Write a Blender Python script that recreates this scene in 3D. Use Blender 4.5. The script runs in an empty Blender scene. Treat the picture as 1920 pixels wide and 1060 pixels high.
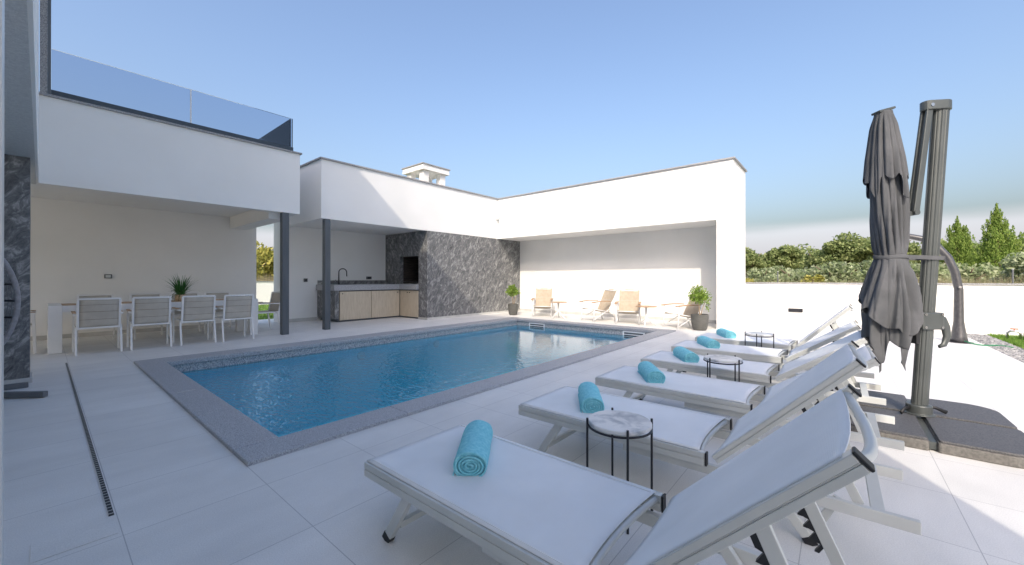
import bpy, math, random
from mathutils import Vector, Matrix, noise
R = math.radians
scene = bpy.context.scene
col = scene.collection
random.seed(7)

# ---------------------------------------------------------------- camera, sky, sun, exposure
cam = bpy.data.cameras.new("camera"); cam_o = bpy.data.objects.new("camera", cam); col.objects.link(cam_o)
cam.sensor_width = 36; cam.lens = 13.844; cam.shift_y = -0.004; cam.clip_start = 0.05; cam.clip_end = 6000
cam_o.location = (0, 0, 1.2); cam_o.rotation_euler = (math.pi/2 + 0.0018, 0, 0.6967 - math.pi/2)
scene.camera = cam_o

SUN = Vector((1.0, 0.53, -0.90)).normalized()          # direction the light travels
elev = math.asin(-SUN.z)
world = bpy.data.worlds.new("World"); scene.world = world; world.use_nodes = True
wn = world.node_tree; wn.nodes.clear()
scene.cycles.max_bounces = 16; scene.cycles.diffuse_bounces = 10; scene.cycles.transparent_max_bounces = 16
out = wn.nodes.new('ShaderNodeOutputWorld'); bg = wn.nodes.new('ShaderNodeBackground')
sky = wn.nodes.new('ShaderNodeTexSky'); sky.sky_type = 'NISHITA'; sky.sun_disc = False
sky.sun_elevation = elev; sky.sun_rotation = math.atan2(-SUN.x, -SUN.y) % (2*math.pi)
sky.air_density = 1.45; sky.dust_density = 6.2; sky.ozone_density = 4.0; sky.altitude = 0
bg.inputs['Strength'].default_value = 0.15
# low bank of far cloud at the horizon
tc = wn.nodes.new('ShaderNodeTexCoord'); sep = wn.nodes.new('ShaderNodeSeparateXYZ')
wn.links.new(tc.outputs['Generated'], sep.inputs[0])
nz = wn.nodes.new('ShaderNodeTexNoise'); nz.inputs['Scale'].default_value = 3.0; nz.inputs['Detail'].default_value = 5
mp = wn.nodes.new('ShaderNodeMapping'); mp.inputs['Scale'].default_value = (1, 1, 6)
wn.links.new(tc.outputs['Generated'], mp.inputs[0]); wn.links.new(mp.outputs[0], nz.inputs['Vector'])
ma = wn.nodes.new('ShaderNodeMath'); ma.operation = 'MULTIPLY_ADD'
wn.links.new(nz.outputs['Fac'], ma.inputs[0]); ma.inputs[1].default_value = -0.03; wn.links.new(sep.outputs['Z'], ma.inputs[2])
mr = wn.nodes.new('ShaderNodeMapRange'); mr.interpolation_type = 'SMOOTHSTEP'
mr.inputs['From Min'].default_value = 0.110; mr.inputs['From Max'].default_value = 0.078
mr.inputs['To Min'].default_value = 0.0; mr.inputs['To Max'].default_value = 0.55
wn.links.new(ma.outputs[0], mr.inputs['Value'])
mix = wn.nodes.new('ShaderNodeMix'); mix.data_type = 'RGBA'
wn.links.new(mr.outputs[0], mix.inputs['Factor']); 
hue = wn.nodes.new('ShaderNodeMix'); hue.data_type = 'RGBA'; hue.blend_type = 'MULTIPLY'; hue.inputs['Factor'].default_value = 1
hue.inputs['B'].default_value = (1.02, .985, 1.03, 1); wn.links.new(sky.outputs[0], hue.inputs['A']); 
lowz = wn.nodes.new('ShaderNodeMapRange'); lowz.inputs['From Min'].default_value = 0.0; lowz.inputs['From Max'].default_value = .42
lowz.inputs['To Min'].default_value = .96; lowz.inputs['To Max'].default_value = 1.0; wn.links.new(sep.outputs['Z'], lowz.inputs['Value'])
sc = wn.nodes.new('ShaderNodeVectorMath'); sc.operation = 'SCALE'
wn.links.new(hue.outputs['Result'], sc.inputs[0]); wn.links.new(lowz.outputs[0], sc.inputs['Scale']); wn.links.new(sc.outputs[0], mix.inputs['A'])
mix.inputs['B'].default_value = (4.0, 3.95, 4.3, 1)
wn.links.new(mix.outputs['Result'], bg.inputs['Color']); wn.links.new(bg.outputs[0], out.inputs[0])

sl = bpy.data.lights.new("sun", 'SUN'); sl.energy = 2.0; sl.angle = R(0.55); sl.color = (.90, .80, .66)
so = bpy.data.objects.new("sun", sl); col.objects.link(so); so.rotation_euler = SUN.to_track_quat('-Z', 'Y').to_euler()
scene.view_settings.view_transform = 'Standard'; scene.view_settings.look = 'None'
scene.view_settings.exposure = 0.84; scene.view_settings.gamma = 1.0

# ---------------------------------------------------------------- materials
def L(nt, a, b): nt.links.new(a, b)
def mat(name, c, rough=0.6, c2=None, scale=5.0, lo=0.35, hi=0.65, stretch=None, rot=None, detail=4, metallic=0.0,
        bump=0.0, bscale=None, spec=0.5, tint=None, dist=0.0, trans=0.0, rvar=0.0):
    m = bpy.data.materials.new(name); m.use_nodes = True; nt = m.node_tree
    b = nt.nodes['Principled BSDF']
    b.inputs['Roughness'].default_value = rough; b.inputs['Metallic'].default_value = metallic
    b.inputs['Specular IOR Level'].default_value = spec
    b.inputs['Base Color'].default_value = (*c, 1)
    t = nt.nodes.new('ShaderNodeTexCoord'); mpn = nt.nodes.new('ShaderNodeMapping')
    if stretch: mpn.inputs['Scale'].default_value = stretch
    if rot: mpn.inputs['Rotation'].default_value = rot
    L(nt, t.outputs['Object'], mpn.inputs[0])
    if c2:
        n = nt.nodes.new('ShaderNodeTexNoise'); n.inputs['Scale'].default_value = scale; n.inputs['Detail'].default_value = detail
        n.inputs['Distortion'].default_value = dist
        L(nt, mpn.outputs[0], n.inputs['Vector'])
        r = nt.nodes.new('ShaderNodeValToRGB'); r.color_ramp.elements[0].position = lo; r.color_ramp.elements[1].position = hi
        r.color_ramp.elements[0].color = (*c, 1); r.color_ramp.elements[1].color = (*c2, 1)
        L(nt, n.outputs['Fac'], r.inputs[0]); L(nt, r.outputs[0], b.inputs['Base Color'])
        if rvar:
            q = nt.nodes.new('ShaderNodeMapRange'); q.inputs['To Min'].default_value = rough - rvar; q.inputs['To Max'].default_value = rough + rvar
            L(nt, n.outputs['Fac'], q.inputs['Value']); L(nt, q.outputs[0], b.inputs['Roughness'])
    if bump:
        n2 = nt.nodes.new('ShaderNodeTexNoise'); n2.inputs['Scale'].default_value = bscale or scale; n2.inputs['Detail'].default_value = 3
        L(nt, mpn.outputs[0], n2.inputs['Vector'])
        bn = nt.nodes.new('ShaderNodeBump'); bn.inputs['Strength'].default_value = bump; bn.inputs['Distance'].default_value = 0.004
        L(nt, n2.outputs['Fac'], bn.inputs['Height']); L(nt, bn.outputs[0], b.inputs['Normal'])
    return m

M = {}
M['stucco'] = mat('white_stucco', (.77, .77, .75), .85, (.84, .84, .825), .9, .25, .75, bump=.9, bscale=170, spec=.2, detail=6)
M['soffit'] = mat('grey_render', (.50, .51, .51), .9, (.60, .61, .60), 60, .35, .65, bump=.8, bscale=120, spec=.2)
M['granite'] = mat('granite_cap', (.16, .16, .17), .6, (.42, .42, .42), 90, .38, .62, bump=.5, bscale=60, detail=6)
M['coping'] = mat('pool_coping_granite', (.20, .208, .225), .5, (.52, .535, .56), 140, .36, .66, bump=.6, bscale=90, detail=5, spec=.5)
M['skirt'] = mat('skirting_tile', (.46, .46, .45), .6, (.54, .54, .52), 6, bump=.1, bscale=80)
M['column'] = mat('anthracite_steel', (.070, .085, .10), .45, (.095, .11, .125), 14, stretch=(1, 1, .1), spec=.5)
M['glassframe'] = mat('dark_aluminium', (.035, .055, .075), .4)
M['white_metal'] = mat('white_powder_coat', (.72, .73, .72), .38, (.78, .78, .77), 3, spec=.5, bump=.05, bscale=200)
M['lounger_metal'] = mat('pale_grey_powder_coat', (.50, .52, .51), .36, (.56, .58, .57), 4, spec=.5)
M['sling'] = mat('white_mesh_sling', (.78, .80, .81), .62, (.82, .835, .845), 2.0, bump=.35, bscale=900, spec=.3)
def weave():
    m = M['sling']; nt = m.node_tree; b = nt.nodes['Principled BSDF']; t = nt.nodes.new('ShaderNodeTexCoord'); s1 = nt.nodes.new('ShaderNodeSeparateXYZ'); L(nt, t.outputs['Object'], s1.inputs[0])
    w1 = nt.nodes.new('ShaderNodeTexWave'); w1.inputs['Scale'].default_value = 95; w1.bands_direction = 'X'; w2 = nt.nodes.new('ShaderNodeTexWave'); w2.inputs['Scale'].default_value = 95; w2.bands_direction = 'Y'
    for q in (w1, w2): L(nt, t.outputs['Object'], q.inputs['Vector'])
    a_ = nt.nodes.new('ShaderNodeMath'); a_.operation = 'MULTIPLY'; L(nt, w1.outputs['Fac'], a_.inputs[0]); L(nt, w2.outputs['Fac'], a_.inputs[1])
    big = nt.nodes.new('ShaderNodeTexNoise'); big.inputs['Scale'].default_value = 3.2; big.inputs['Detail'].default_value = 6; L(nt, t.outputs['Object'], big.inputs['Vector'])
    mr_ = nt.nodes.new('ShaderNodeMapRange'); mr_.inputs['From Min'].default_value = .3; mr_.inputs['From Max'].default_value = .7; mr_.inputs['To Min'].default_value = .93; mr_.inputs['To Max'].default_value = 1.03
    L(nt, big.outputs['Fac'], mr_.inputs['Value'])
    src = b.inputs['Base Color'].links[0].from_socket; vs_ = nt.nodes.new('ShaderNodeVectorMath'); vs_.operation = 'SCALE'; L(nt, src, vs_.inputs[0]); L(nt, mr_.outputs[0], vs_.inputs['Scale']); L(nt, vs_.outputs[0], b.inputs['Base Color'])
    bn = nt.nodes.new('ShaderNodeBump'); bn.inputs['Strength'].default_value = .5; bn.inputs['Distance'].default_value = .0015; L(nt, a_.outputs[0], bn.inputs['Height']); L(nt, bn.outputs[0], b.inputs['Normal'])
weave()
M['taupe'] = mat('taupe_sling', (.47, .44, .385), .75, (.53, .50, .44), 8, bump=.4, bscale=500, spec=.2)
M['beige'] = mat('beige_sling', (.40, .34, .26), .8, (.47, .40, .31), 10, bump=.4, bscale=400, spec=.2)
M['teak'] = mat('teak_wood', (.33, .20, .11), .5, (.50, .34, .21), 12, stretch=(1, 8, 8), dist=.6, bump=.2, bscale=30)
M['oak'] = mat('pale_oak_veneer', (.50, .42, .31), .55, (.62, .54, .42), 9, .3, .7, stretch=(5, 5, .5), dist=.5, bump=.1, bscale=40)
M['rubber'] = mat('black_rubber', (.012, .013, .016), .55)
M['black_metal'] = mat('black_metal', (.015, .016, .022), .4, spec=.5)
M['towel'] = mat('turquoise_towel', (.20, .60, .69), .95, (.32, .72, .80), 60, bump=1.0, bscale=260, spec=.1, detail=6)
M['marble_top'] = mat('white_marble_top', (.30, .33, .37), .35, (.66, .66, .65), 9, .36, .55, detail=9, dist=.5, spec=.4)
M['canopy'] = mat('grey_canopy_fabric', (.09, .095, .102), .85, (.12, .125, .135), 5, bump=.3, bscale=500, spec=.15)
M['parasol_metal'] = mat('grey_green_aluminium', (.078, .088, .088), .38, (.10, .112, .112), 3, metallic=.35)
M['base_plate'] = mat('granite_ballast', (.05, .052, .058), .6, (.12, .12, .125), 120, .35, .7, bump=.5, bscale=90, detail=6)
M['base_edge'] = mat('ballast_edge', (.10, .098, .092), .8, (.16, .155, .145), 60, bump=.6, bscale=80)
M['shower'] = mat('shower_body_grey', (.045, .045, .05), .35, (.075, .075, .08), 40, stretch=(1, 1, .4), spec=.6)
M['pot'] = mat('ribbed_grey_pot', (.07, .07, .065), .6, (.11, .11, .10), 30, stretch=(.3, .3, 4), bump=.5, bscale=20)
M['soil'] = mat('soil', (.05, .035, .025), .95, (.09, .07, .05), 60, bump=1, bscale=60)
M['bark'] = mat('bark', (.12, .09, .065), .9, (.22, .17, .12), 14, stretch=(1, 1, .2), bump=1, bscale=30)
M['stem'] = mat('pale_stem', (.36, .26, .17), .8, (.48, .37, .25), 30)
M['inside'] = mat('sooty_firebox', (.02, .016, .014), .85, (.07, .055, .045), 5, stretch=(1, 1, 8), bump=.8, bscale=12)
M['chrome'] = mat('brushed_steel', (.5, .5, .5), .25, metallic=1.0)
M['grey_box'] = mat('grey_plastic', (.13, .14, .15), .5)
M['plastic_white'] = mat('white_plastic', (.7, .74, .76), .4)
M['rim'] = mat('grey_rattan_rim', (.20, .20, .215), .5, (.27, .27, .29), 30)
M['cushion'] = mat('pale_cushion', (.45, .50, .52), .9, (.6, .64, .66), 20, bump=.8, bscale=80)
M['basket'] = mat('woven_basket', (.42, .27, .15), .85, (.70, .54, .36), 40, stretch=(1, 1, 2), bump=1, bscale=70)
M['hose'] = mat('green_hose', (.03, .22, .10), .45)
M['red'] = mat('red_brown_brass', (.35, .08, .04), .5)

def leafmat(name, a, b, c, tr=.25):
    m = bpy.data.materials.new(name); m.use_nodes = True; nt = m.node_tree; p = nt.nodes['Principled BSDF']
    g = nt.nodes.new('ShaderNodeNewGeometry'); r = nt.nodes.new('ShaderNodeValToRGB')
    r.color_ramp.elements[0].color = (*a, 1); r.color_ramp.elements[1].color = (*c, 1)
    e = r.color_ramp.elements.new(.5); e.color = (*b, 1)
    L(nt, g.outputs['Random Per Island'], r.inputs[0]); L(nt, r.outputs[0], p.inputs['Base Color'])
    p.inputs['Roughness'].default_value = .6; p.inputs['Specular IOR Level'].default_value = .25
    tl = nt.nodes.new('ShaderNodeBsdfTranslucent'); mx = nt.nodes.new('ShaderNodeMixShader'); mx.inputs[0].default_value = tr
    L(nt, r.outputs[0], tl.inputs[0]); L(nt, p.outputs[0], mx.inputs[1]); L(nt, tl.outputs[0], mx.inputs[2])
    L(nt, mx.outputs[0], nt.nodes['Material Output'].inputs[0]); return m
M['leaf_dark'] = leafmat('oak_leaves', (.10, .15, .05), (.23, .29, .11), (.40, .45, .20), .42)
M['leaf_olive'] = leafmat('olive_leaves', (.18, .24, .11), (.30, .36, .19), (.46, .50, .33), .35)
M['leaf_yellow'] = leafmat('yellow_leaves', (.18, .20, .04), (.30, .30, .06), (.42, .38, .10))
M['leaf_cypress'] = leafmat('cypress_leaves', (.10, .18, .03), (.20, .30, .06), (.34, .43, .11), .4)
M['leaf_pot'] = leafmat('potted_leaves', (.10, .18, .03), (.20, .32, .05), (.36, .48, .10), .35)
M['leaf_grass'] = leafmat('plant_blades', (.02, .09, .025), (.04, .15, .04), (.10, .24, .07))
M['dry'] = leafmat('dry_grass', (.20, .18, .10), (.31, .27, .16), (.42, .38, .24))
M['lawn_blades'] = leafmat('lawn_blades', (.08, .17, .03), (.13, .25, .04), (.22, .34, .07))

def marble():
    m = bpy.data.materials.new('black_brushed_marble'); m.use_nodes = True; nt = m.node_tree; b = nt.nodes['Principled BSDF']
    t = nt.nodes.new('ShaderNodeTexCoord')
    mp1 = nt.nodes.new('ShaderNodeMapping'); mp1.vector_type = 'TEXTURE'; mp1.inputs['Rotation'].default_value = (R(-24), R(32), 0); mp1.inputs['Scale'].default_value = (.15, .17, .50)
    L(nt, t.outputs['Object'], mp1.inputs[0])
    n = nt.nodes.new('ShaderNodeTexNoise'); n.inputs['Scale'].default_value = 1.6; n.inputs['Detail'].default_value = 12; n.inputs['Roughness'].default_value = .76; n.inputs['Distortion'].default_value = .9
    L(nt, mp1.outputs[0], n.inputs['Vector'])
    r = nt.nodes.new('ShaderNodeValToRGB'); e = r.color_ramp.elements
    e[0].position = .33; e[0].color = (.05, .053, .058, 1); e[1].position = .72; e[1].color = (.56, .56, .54, 1)
    k = e.new(.51); k.color = (.165, .17, .175, 1)
    L(nt, n.outputs['Fac'], r.inputs[0]); L(nt, r.outputs[0], b.inputs['Base Color']); b.inputs['Roughness'].default_value = .5
    b.inputs['Specular IOR Level'].default_value = .35
    bn = nt.nodes.new('ShaderNodeBump'); bn.inputs['Strength'].default_value = .35; bn.inputs['Distance'].default_value = .006
    L(nt, n.outputs['Fac'], bn.inputs['Height']); L(nt, bn.outputs[0], b.inputs['Normal']); return m
M['marble'] = marble()

def tiles():
    m = bpy.data.materials.new('porcelain_deck_tiles'); m.use_nodes = True; nt = m.node_tree; b = nt.nodes['Principled BSDF']
    t = nt.nodes.new('ShaderNodeTexCoord')
    mp1 = nt.nodes.new('ShaderNodeMapping'); mp1.inputs['Location'].default_value = (-.248 + 6.0, -1.97 + 6.1, 0)
    L(nt, t.outputs['Object'], mp1.inputs[0])
    br = nt.nodes.new('ShaderNodeTexBrick'); br.offset = 0; br.squash = 1
    br.inputs['Scale'].default_value = 1; br.inputs['Brick Width'].default_value = .6; br.inputs['Row Height'].default_value = .61
    br.inputs['Mortar Size'].default_value = .0022; br.inputs['Mortar Smooth'].default_value = .3; br.inputs['Bias'].default_value = 0
    br.inputs['Color1'].default_value = (.68, .675, .655, 1); br.inputs['Color2'].default_value = (.71, .705, .685, 1)
    br.inputs['Mortar'].default_value = (.42, .42, .42, 1)
    L(nt, mp1.outputs[0], br.inputs['Vector'])
    mp2 = nt.nodes.new('ShaderNodeMapping'); mp2.inputs['Scale'].default_value = (.9, 2.6, 1); mp2.inputs['Rotation'].default_value = (0, 0, .12)
    L(nt, t.outputs['Object'], mp2.inputs[0])
    n = nt.nodes.new('ShaderNodeTexNoise'); n.inputs['Scale'].default_value = 1.6; n.inputs['Detail'].default_value = 9; n.inputs['Roughness'].default_value = .6
    L(nt, mp2.outputs[0], n.inputs['Vector'])
    n3 = nt.nodes.new('ShaderNodeTexNoise'); n3.inputs['Scale'].default_value = 190; n3.inputs['Detail'].default_value = 3
    L(nt, t.outputs['Object'], n3.inputs['Vector'])
    q = nt.nodes.new('ShaderNodeMapRange'); q.inputs['From Min'].default_value = .3; q.inputs['From Max'].default_value = .7
    q.inputs['To Min'].default_value = .93; q.inputs['To Max'].default_value = 1.05
    L(nt, n.outputs['Fac'], q.inputs['Value'])
    q3 = nt.nodes.new('ShaderNodeMapRange'); q3.inputs['From Min'].default_value = .3; q3.inputs['From Max'].default_value = .7
    q3.inputs['To Min'].default_value = .90; q3.inputs['To Max'].default_value = 1.08
    L(nt, n3.outputs['Fac'], q3.inputs['Value'])
    mu = nt.nodes.new('ShaderNodeMath'); mu.operation = 'MULTIPLY'; L(nt, q.outputs[0], mu.inputs[0]); L(nt, q3.outputs[0], mu.inputs[1])
    n5 = nt.nodes.new('ShaderNodeTexNoise'); n5.inputs['Scale'].default_value = .55; n5.inputs['Detail'].default_value = 7; n5.inputs['Roughness'].default_value = .65
    L(nt, t.outputs['Object'], n5.inputs['Vector']); q5 = nt.nodes.new('ShaderNodeMapRange'); q5.inputs['From Min'].default_value = .35; q5.inputs['From Max'].default_value = .65
    q5.inputs['To Min'].default_value = .90; q5.inputs['To Max'].default_value = 1.03; L(nt, n5.outputs['Fac'], q5.inputs['Value'])
    mu5 = nt.nodes.new('ShaderNodeMath'); mu5.operation = 'MULTIPLY'; L(nt, mu.outputs[0], mu5.inputs[0]); L(nt, q5.outputs[0], mu5.inputs[1]); mu = mu5
    vm = nt.nodes.new('ShaderNodeVectorMath'); vm.operation = 'SCALE'; L(nt, br.outputs['Color'], vm.inputs[0]); L(nt, mu.outputs[0], vm.inputs['Scale'])
    L(nt, vm.outputs[0], b.inputs['Base Color'])
    q2 = nt.nodes.new('ShaderNodeMapRange'); q2.inputs['To Min'].default_value = .42; q2.inputs['To Max'].default_value = .66
    L(nt, n.outputs['Fac'], q2.inputs['Value']); L(nt, q2.outputs[0], b.inputs['Roughness'])
    bn = nt.nodes.new('ShaderNodeBump'); bn.inputs['Strength'].default_value = .25; bn.inputs['Distance'].default_value = .003
    L(nt, n3.outputs['Fac'], bn.inputs['Height']); L(nt, bn.outputs[0], b.inputs['Normal']); return m
M['tiles'] = tiles()

def mosaic():
    m = bpy.data.materials.new('pool_mosaic'); m.use_nodes = True; nt = m.node_tree; b = nt.nodes['Principled BSDF']
    t = nt.nodes.new('ShaderNodeTexCoord')
    v = nt.nodes.new('ShaderNodeTexVoronoi'); v.distance = 'CHEBYCHEV'; v.inputs['Scale'].default_value = 75; v.inputs['Randomness'].default_value = .12
    L(nt, t.outputs['Object'], v.inputs['Vector'])
    r = nt.nodes.new('ShaderNodeValToRGB'); e = r.color_ramp.elements; e[0].color = (.16, .19, .22, 1); e[1].color = (.46, .49, .51, 1)
    bw = nt.nodes.new('ShaderNodeSeparateColor'); L(nt, v.outputs['Color'], bw.inputs[0]); L(nt, bw.outputs[0], r.inputs[0])
    L(nt, r.outputs[0], b.inputs['Base Color']); b.inputs['Roughness'].default_value = .3; return m
M['mosaic'] = mosaic()
M['liner'] = mat('blue_pool_liner', (.34, .76, .86), .4, (.46, .84, .92), 40, detail=3)

def water():
    m = bpy.data.materials.new('pool_water'); m.use_nodes = True; nt = m.node_tree; nt.nodes.clear()
    o = nt.nodes.new('ShaderNodeOutputMaterial'); tr = nt.nodes.new('ShaderNodeBsdfTransparent'); gl = nt.nodes.new('ShaderNodeBsdfGlossy')
    tr.inputs[0].default_value = (.03, .89, .95, 1); gl.inputs['Roughness'].default_value = .0; gl.inputs['Color'].default_value = (.96, .98, 1, 1)
    fr = nt.nodes.new('ShaderNodeFresnel'); fr.inputs['IOR'].default_value = 1.62; mx = nt.nodes.new('ShaderNodeMixShader')
    t = nt.nodes.new('ShaderNodeTexCoord'); mp1 = nt.nodes.new('ShaderNodeMapping'); mp1.inputs['Scale'].default_value = (1.7, .8, 1)
    mp1.inputs['Rotation'].default_value = (0, 0, -.70)
    L(nt, t.outputs['Object'], mp1.inputs[0])
    n = nt.nodes.new('ShaderNodeTexNoise'); n.inputs['Scale'].default_value = 9; n.inputs['Detail'].default_value = 1.5; n.inputs['Roughness'].default_value = .4; n.inputs['Distortion'].default_value = .9
    n2 = nt.nodes.new('ShaderNodeTexNoise'); n2.inputs['Scale'].default_value = 19; n2.inputs['Detail'].default_value = 1
    L(nt, mp1.outputs[0], n.inputs['Vector']); L(nt, mp1.outputs[0], n2.inputs['Vector'])
    # the ripples die out towards the far corner, where the water lies still
    sx = nt.nodes.new('ShaderNodeSeparateXYZ'); L(nt, t.outputs['Object'], sx.inputs[0])
    fd = nt.nodes.new('ShaderNodeMapRange'); fd.inputs['From Min'].default_value = 1.5; fd.inputs['From Max'].default_value = 7.5
    fd.inputs['To Min'].default_value = 1.0; fd.inputs['To Max'].default_value = .09; L(nt, sx.outputs['X'], fd.inputs['Value'])
    ad = nt.nodes.new('ShaderNodeMath'); ad.operation = 'MULTIPLY_ADD'; ad.inputs[1].default_value = .30
    L(nt, n2.outputs['Fac'], ad.inputs[0]); L(nt, n.outputs['Fac'], ad.inputs[2])
    bn = nt.nodes.new('ShaderNodeBump'); bn.inputs['Distance'].default_value = .015
    L(nt, fd.outputs[0], bn.inputs['Strength'])
    L(nt, ad.outputs[0], bn.inputs['Height'])
    for s in (gl, fr): L(nt, bn.outputs[0], s.inputs['Normal'])
    L(nt, fr.outputs[0], mx.inputs[0]); L(nt, tr.outputs[0], mx.inputs[1]); L(nt, gl.outputs[0], mx.inputs[2]); L(nt, mx.outputs[0], o.inputs[0]); return m
M['water'] = water()

def tinted():
    m = bpy.data.materials.new('tinted_glass'); m.use_nodes = True; nt = m.node_tree; nt.nodes.clear()
    o = nt.nodes.new('ShaderNodeOutputMaterial'); tr = nt.nodes.new('ShaderNodeBsdfTransparent'); gl = nt.nodes.new('ShaderNodeBsdfGlossy')
    tr.inputs[0].default_value = (.78, .815, .87, 1); gl.inputs['Roughness'].default_value = .02
    fr = nt.nodes.new('ShaderNodeFresnel'); fr.inputs['IOR'].default_value = 1.3; mx = nt.nodes.new('ShaderNodeMixShader')
    L(nt, fr.outputs[0], mx.inputs[0]); L(nt, tr.outputs[0], mx.inputs[1]); L(nt, gl.outputs[0], mx.inputs[2]); L(nt, mx.outputs[0], o.inputs[0]); return m
M['glass'] = tinted()
M['field'] = mat('dry_field', (.20, .17, .09), .95, (.30, .26, .15), .6, bump=1, bscale=6)
M['lawn'] = mat('lawn_ground', (.09, .16, .04), .95, (.15, .24, .06), 3, bump=1, bscale=60)
M['gravel_bed'] = mat('gravel_bed', (.12, .12, .125), .9, (.24, .24, .24), 50, bump=1, bscale=60)

def gravelmat():
    m = bpy.data.materials.new('gravel_stones'); m.use_nodes = True; nt = m.node_tree; p = nt.nodes['Principled BSDF']
    g = nt.nodes.new('ShaderNodeNewGeometry'); r = nt.nodes.new('ShaderNodeValToRGB')
    r.color_ramp.elements[0].color = (.10, .105, .12, 1); r.color_ramp.elements[1].color = (.42, .42, .41, 1)
    L(nt, g.outputs['Random Per Island'], r.inputs[0]); L(nt, r.outputs[0], p.inputs['Base Color']); p.inputs['Roughness'].default_value = .8
    return m
M['gravel'] = gravelmat()

# ---------------------------------------------------------------- mesh helpers
class MB:
    def __init__(s): s.v = []; s.f = []
    def add(s, vs, fs):
        k = len(s.v); s.v += [tuple(p) for p in vs]; s.f += [tuple(i + k for i in f) for f in fs]; return s
    def box(s, x0, x1, y0, y1, z0, z1):
        if x0 > x1: x0, x1 = x1, x0
        if y0 > y1: y0, y1 = y1, y0
        if z0 > z1: z0, z1 = z1, z0
        return s.add([(x0,y0,z0),(x1,y0,z0),(x1,y1,z0),(x0,y1,z0),(x0,y0,z1),(x1,y0,z1),(x1,y1,z1),(x0,y1,z1)],
              [(0,3,2,1),(4,5,6,7),(0,1,5,4),(1,2,6,5),(2,3,7,6),(3,0,4,7)])
    def bar(s, p, q, w, h, side=(1, 0, 0)):          # rectangular bar from p to q; w along side, h across
        p = Vector(p); q = Vector(q); d = (q - p).normalized(); a = Vector(side); a = (a - d*a.dot(d)).normalized(); b = d.cross(a)
        vs = []
        for c in (p, q):
            for i, j in ((-1,-1),(1,-1),(1,1),(-1,1)): vs.append(c + a*i*w/2 + b*j*h/2)
        return s.add(vs, [(0,1,2,3)[::-1],(4,5,6,7),(0,1,5,4),(1,2,6,5),(2,3,7,6),(3,0,4,7)])
    def tube(s, pts, r, n=10, closed=False, caps=True, flat=1.0, ref=None):
        pts = [Vector(p) for p in pts]; N = len(pts); rs = r if isinstance(r, (list, tuple)) else [r]*N
        up = Vector(ref) if ref else Vector((0, 0, 1)); k = len(s.v)
        for i, p in enumerate(pts):
            if closed: d = pts[(i+1) % N] - pts[i-1]
            else: d = pts[min(i+1, N-1)] - pts[max(i-1, 0)]
            d.normalize()
            if not ref and abs(d.dot(up)) > .95: up = Vector((1, 0, 0)) if abs(d.x) < .9 else Vector((0, 1, 0))
            a = (up - d*up.dot(d)).normalized(); b = d.cross(a); 
            if not ref: up = a
            for j in range(n):
                t = 2*math.pi*j/n; s.v.append(tuple(p + a*math.cos(t)*rs[i] + b*math.sin(t)*rs[i]*flat))
        m = N if closed else N-1
        for i in range(m):
            for j in range(n):
                a0 = k + i*n + j; a1 = k + i*n + (j+1) % n; b0 = k + ((i+1) % N)*n + j; b1 = k + ((i+1) % N)*n + (j+1) % n
                s.f.append((a0, a1, b1, b0))
        if caps and not closed:
            s.f.append(tuple(k + j for j in range(n))[::-1]); s.f.append(tuple(k + (N-1)*n + j for j in range(n)))
        return s
    def lathe(s, prof, n=32, c=(0, 0, 0)):
        k = len(s.v)
        for r, z in prof:
            for j in range(n):
                t = 2*math.pi*j/n; s.v.append((c[0] + r*math.cos(t), c[1] + r*math.sin(t), c[2] + z))
        for i in range(len(prof)-1):
            for j in range(n): s.f.append((k+i*n+j, k+i*n+(j+1) % n, k+(i+1)*n+(j+1) % n, k+(i+1)*n+j))
        s.f.append(tuple(k+j for j in range(n))[::-1]); s.f.append(tuple(k+(len(prof)-1)*n+j for j in range(n))); return s
    def prism(s, poly, z0, z1):
        k = len(s.v); n = len(poly); s.v += [(x, y, z0) for x, y in poly] + [(x, y, z1) for x, y in poly]
        s.f.append(tuple(range(k, k+n))[::-1]); s.f.append(tuple(range(k+n, k+2*n)))
        for i in range(n): s.f.append((k+i, k+(i+1) % n, k+n+(i+1) % n, k+n+i))
        return s
    def grid(s, nu, nv, fn, wrap=False):
        k = len(s.v)
        for i in range(nu):
            for j in range(nv): s.v.append(tuple(fn(i/(nu-1), j/(nv if wrap else nv-1))))
        for i in range(nu-1):
            for j in range(nv if wrap else nv-1): s.f.append((k+i*nv+j, k+i*nv+(j+1) % nv, k+(i+1)*nv+(j+1) % nv, k+(i+1)*nv+j))
        return s
    def build(s, name, m, parent=None, smooth=False, bevel=0.0, solid=0.0, world=False, segs=2):
        me = bpy.data.meshes.new(name); me.from_pydata(s.v, [], s.f); me.update()
        me.materials.append(M[m] if isinstance(m, str) else m)
        if smooth: me.polygons.foreach_set('use_smooth', [True]*len(me.polygons))
        o = bpy.data.objects.new(name, me); col.objects.link(o)
        if parent:
            o.parent = parent
            if world: o.location = -parent.location
        if solid: k = o.modifiers.new('solid', 'SOLIDIFY'); k.thickness = solid; k.offset = 0
        if bevel:
            k = o.modifiers.new('bevel', 'BEVEL'); k.width = bevel; k.segments = segs; k.limit_method = 'ANGLE'; k.angle_limit = R(40)
            k.harden_normals = False
        return o

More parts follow.
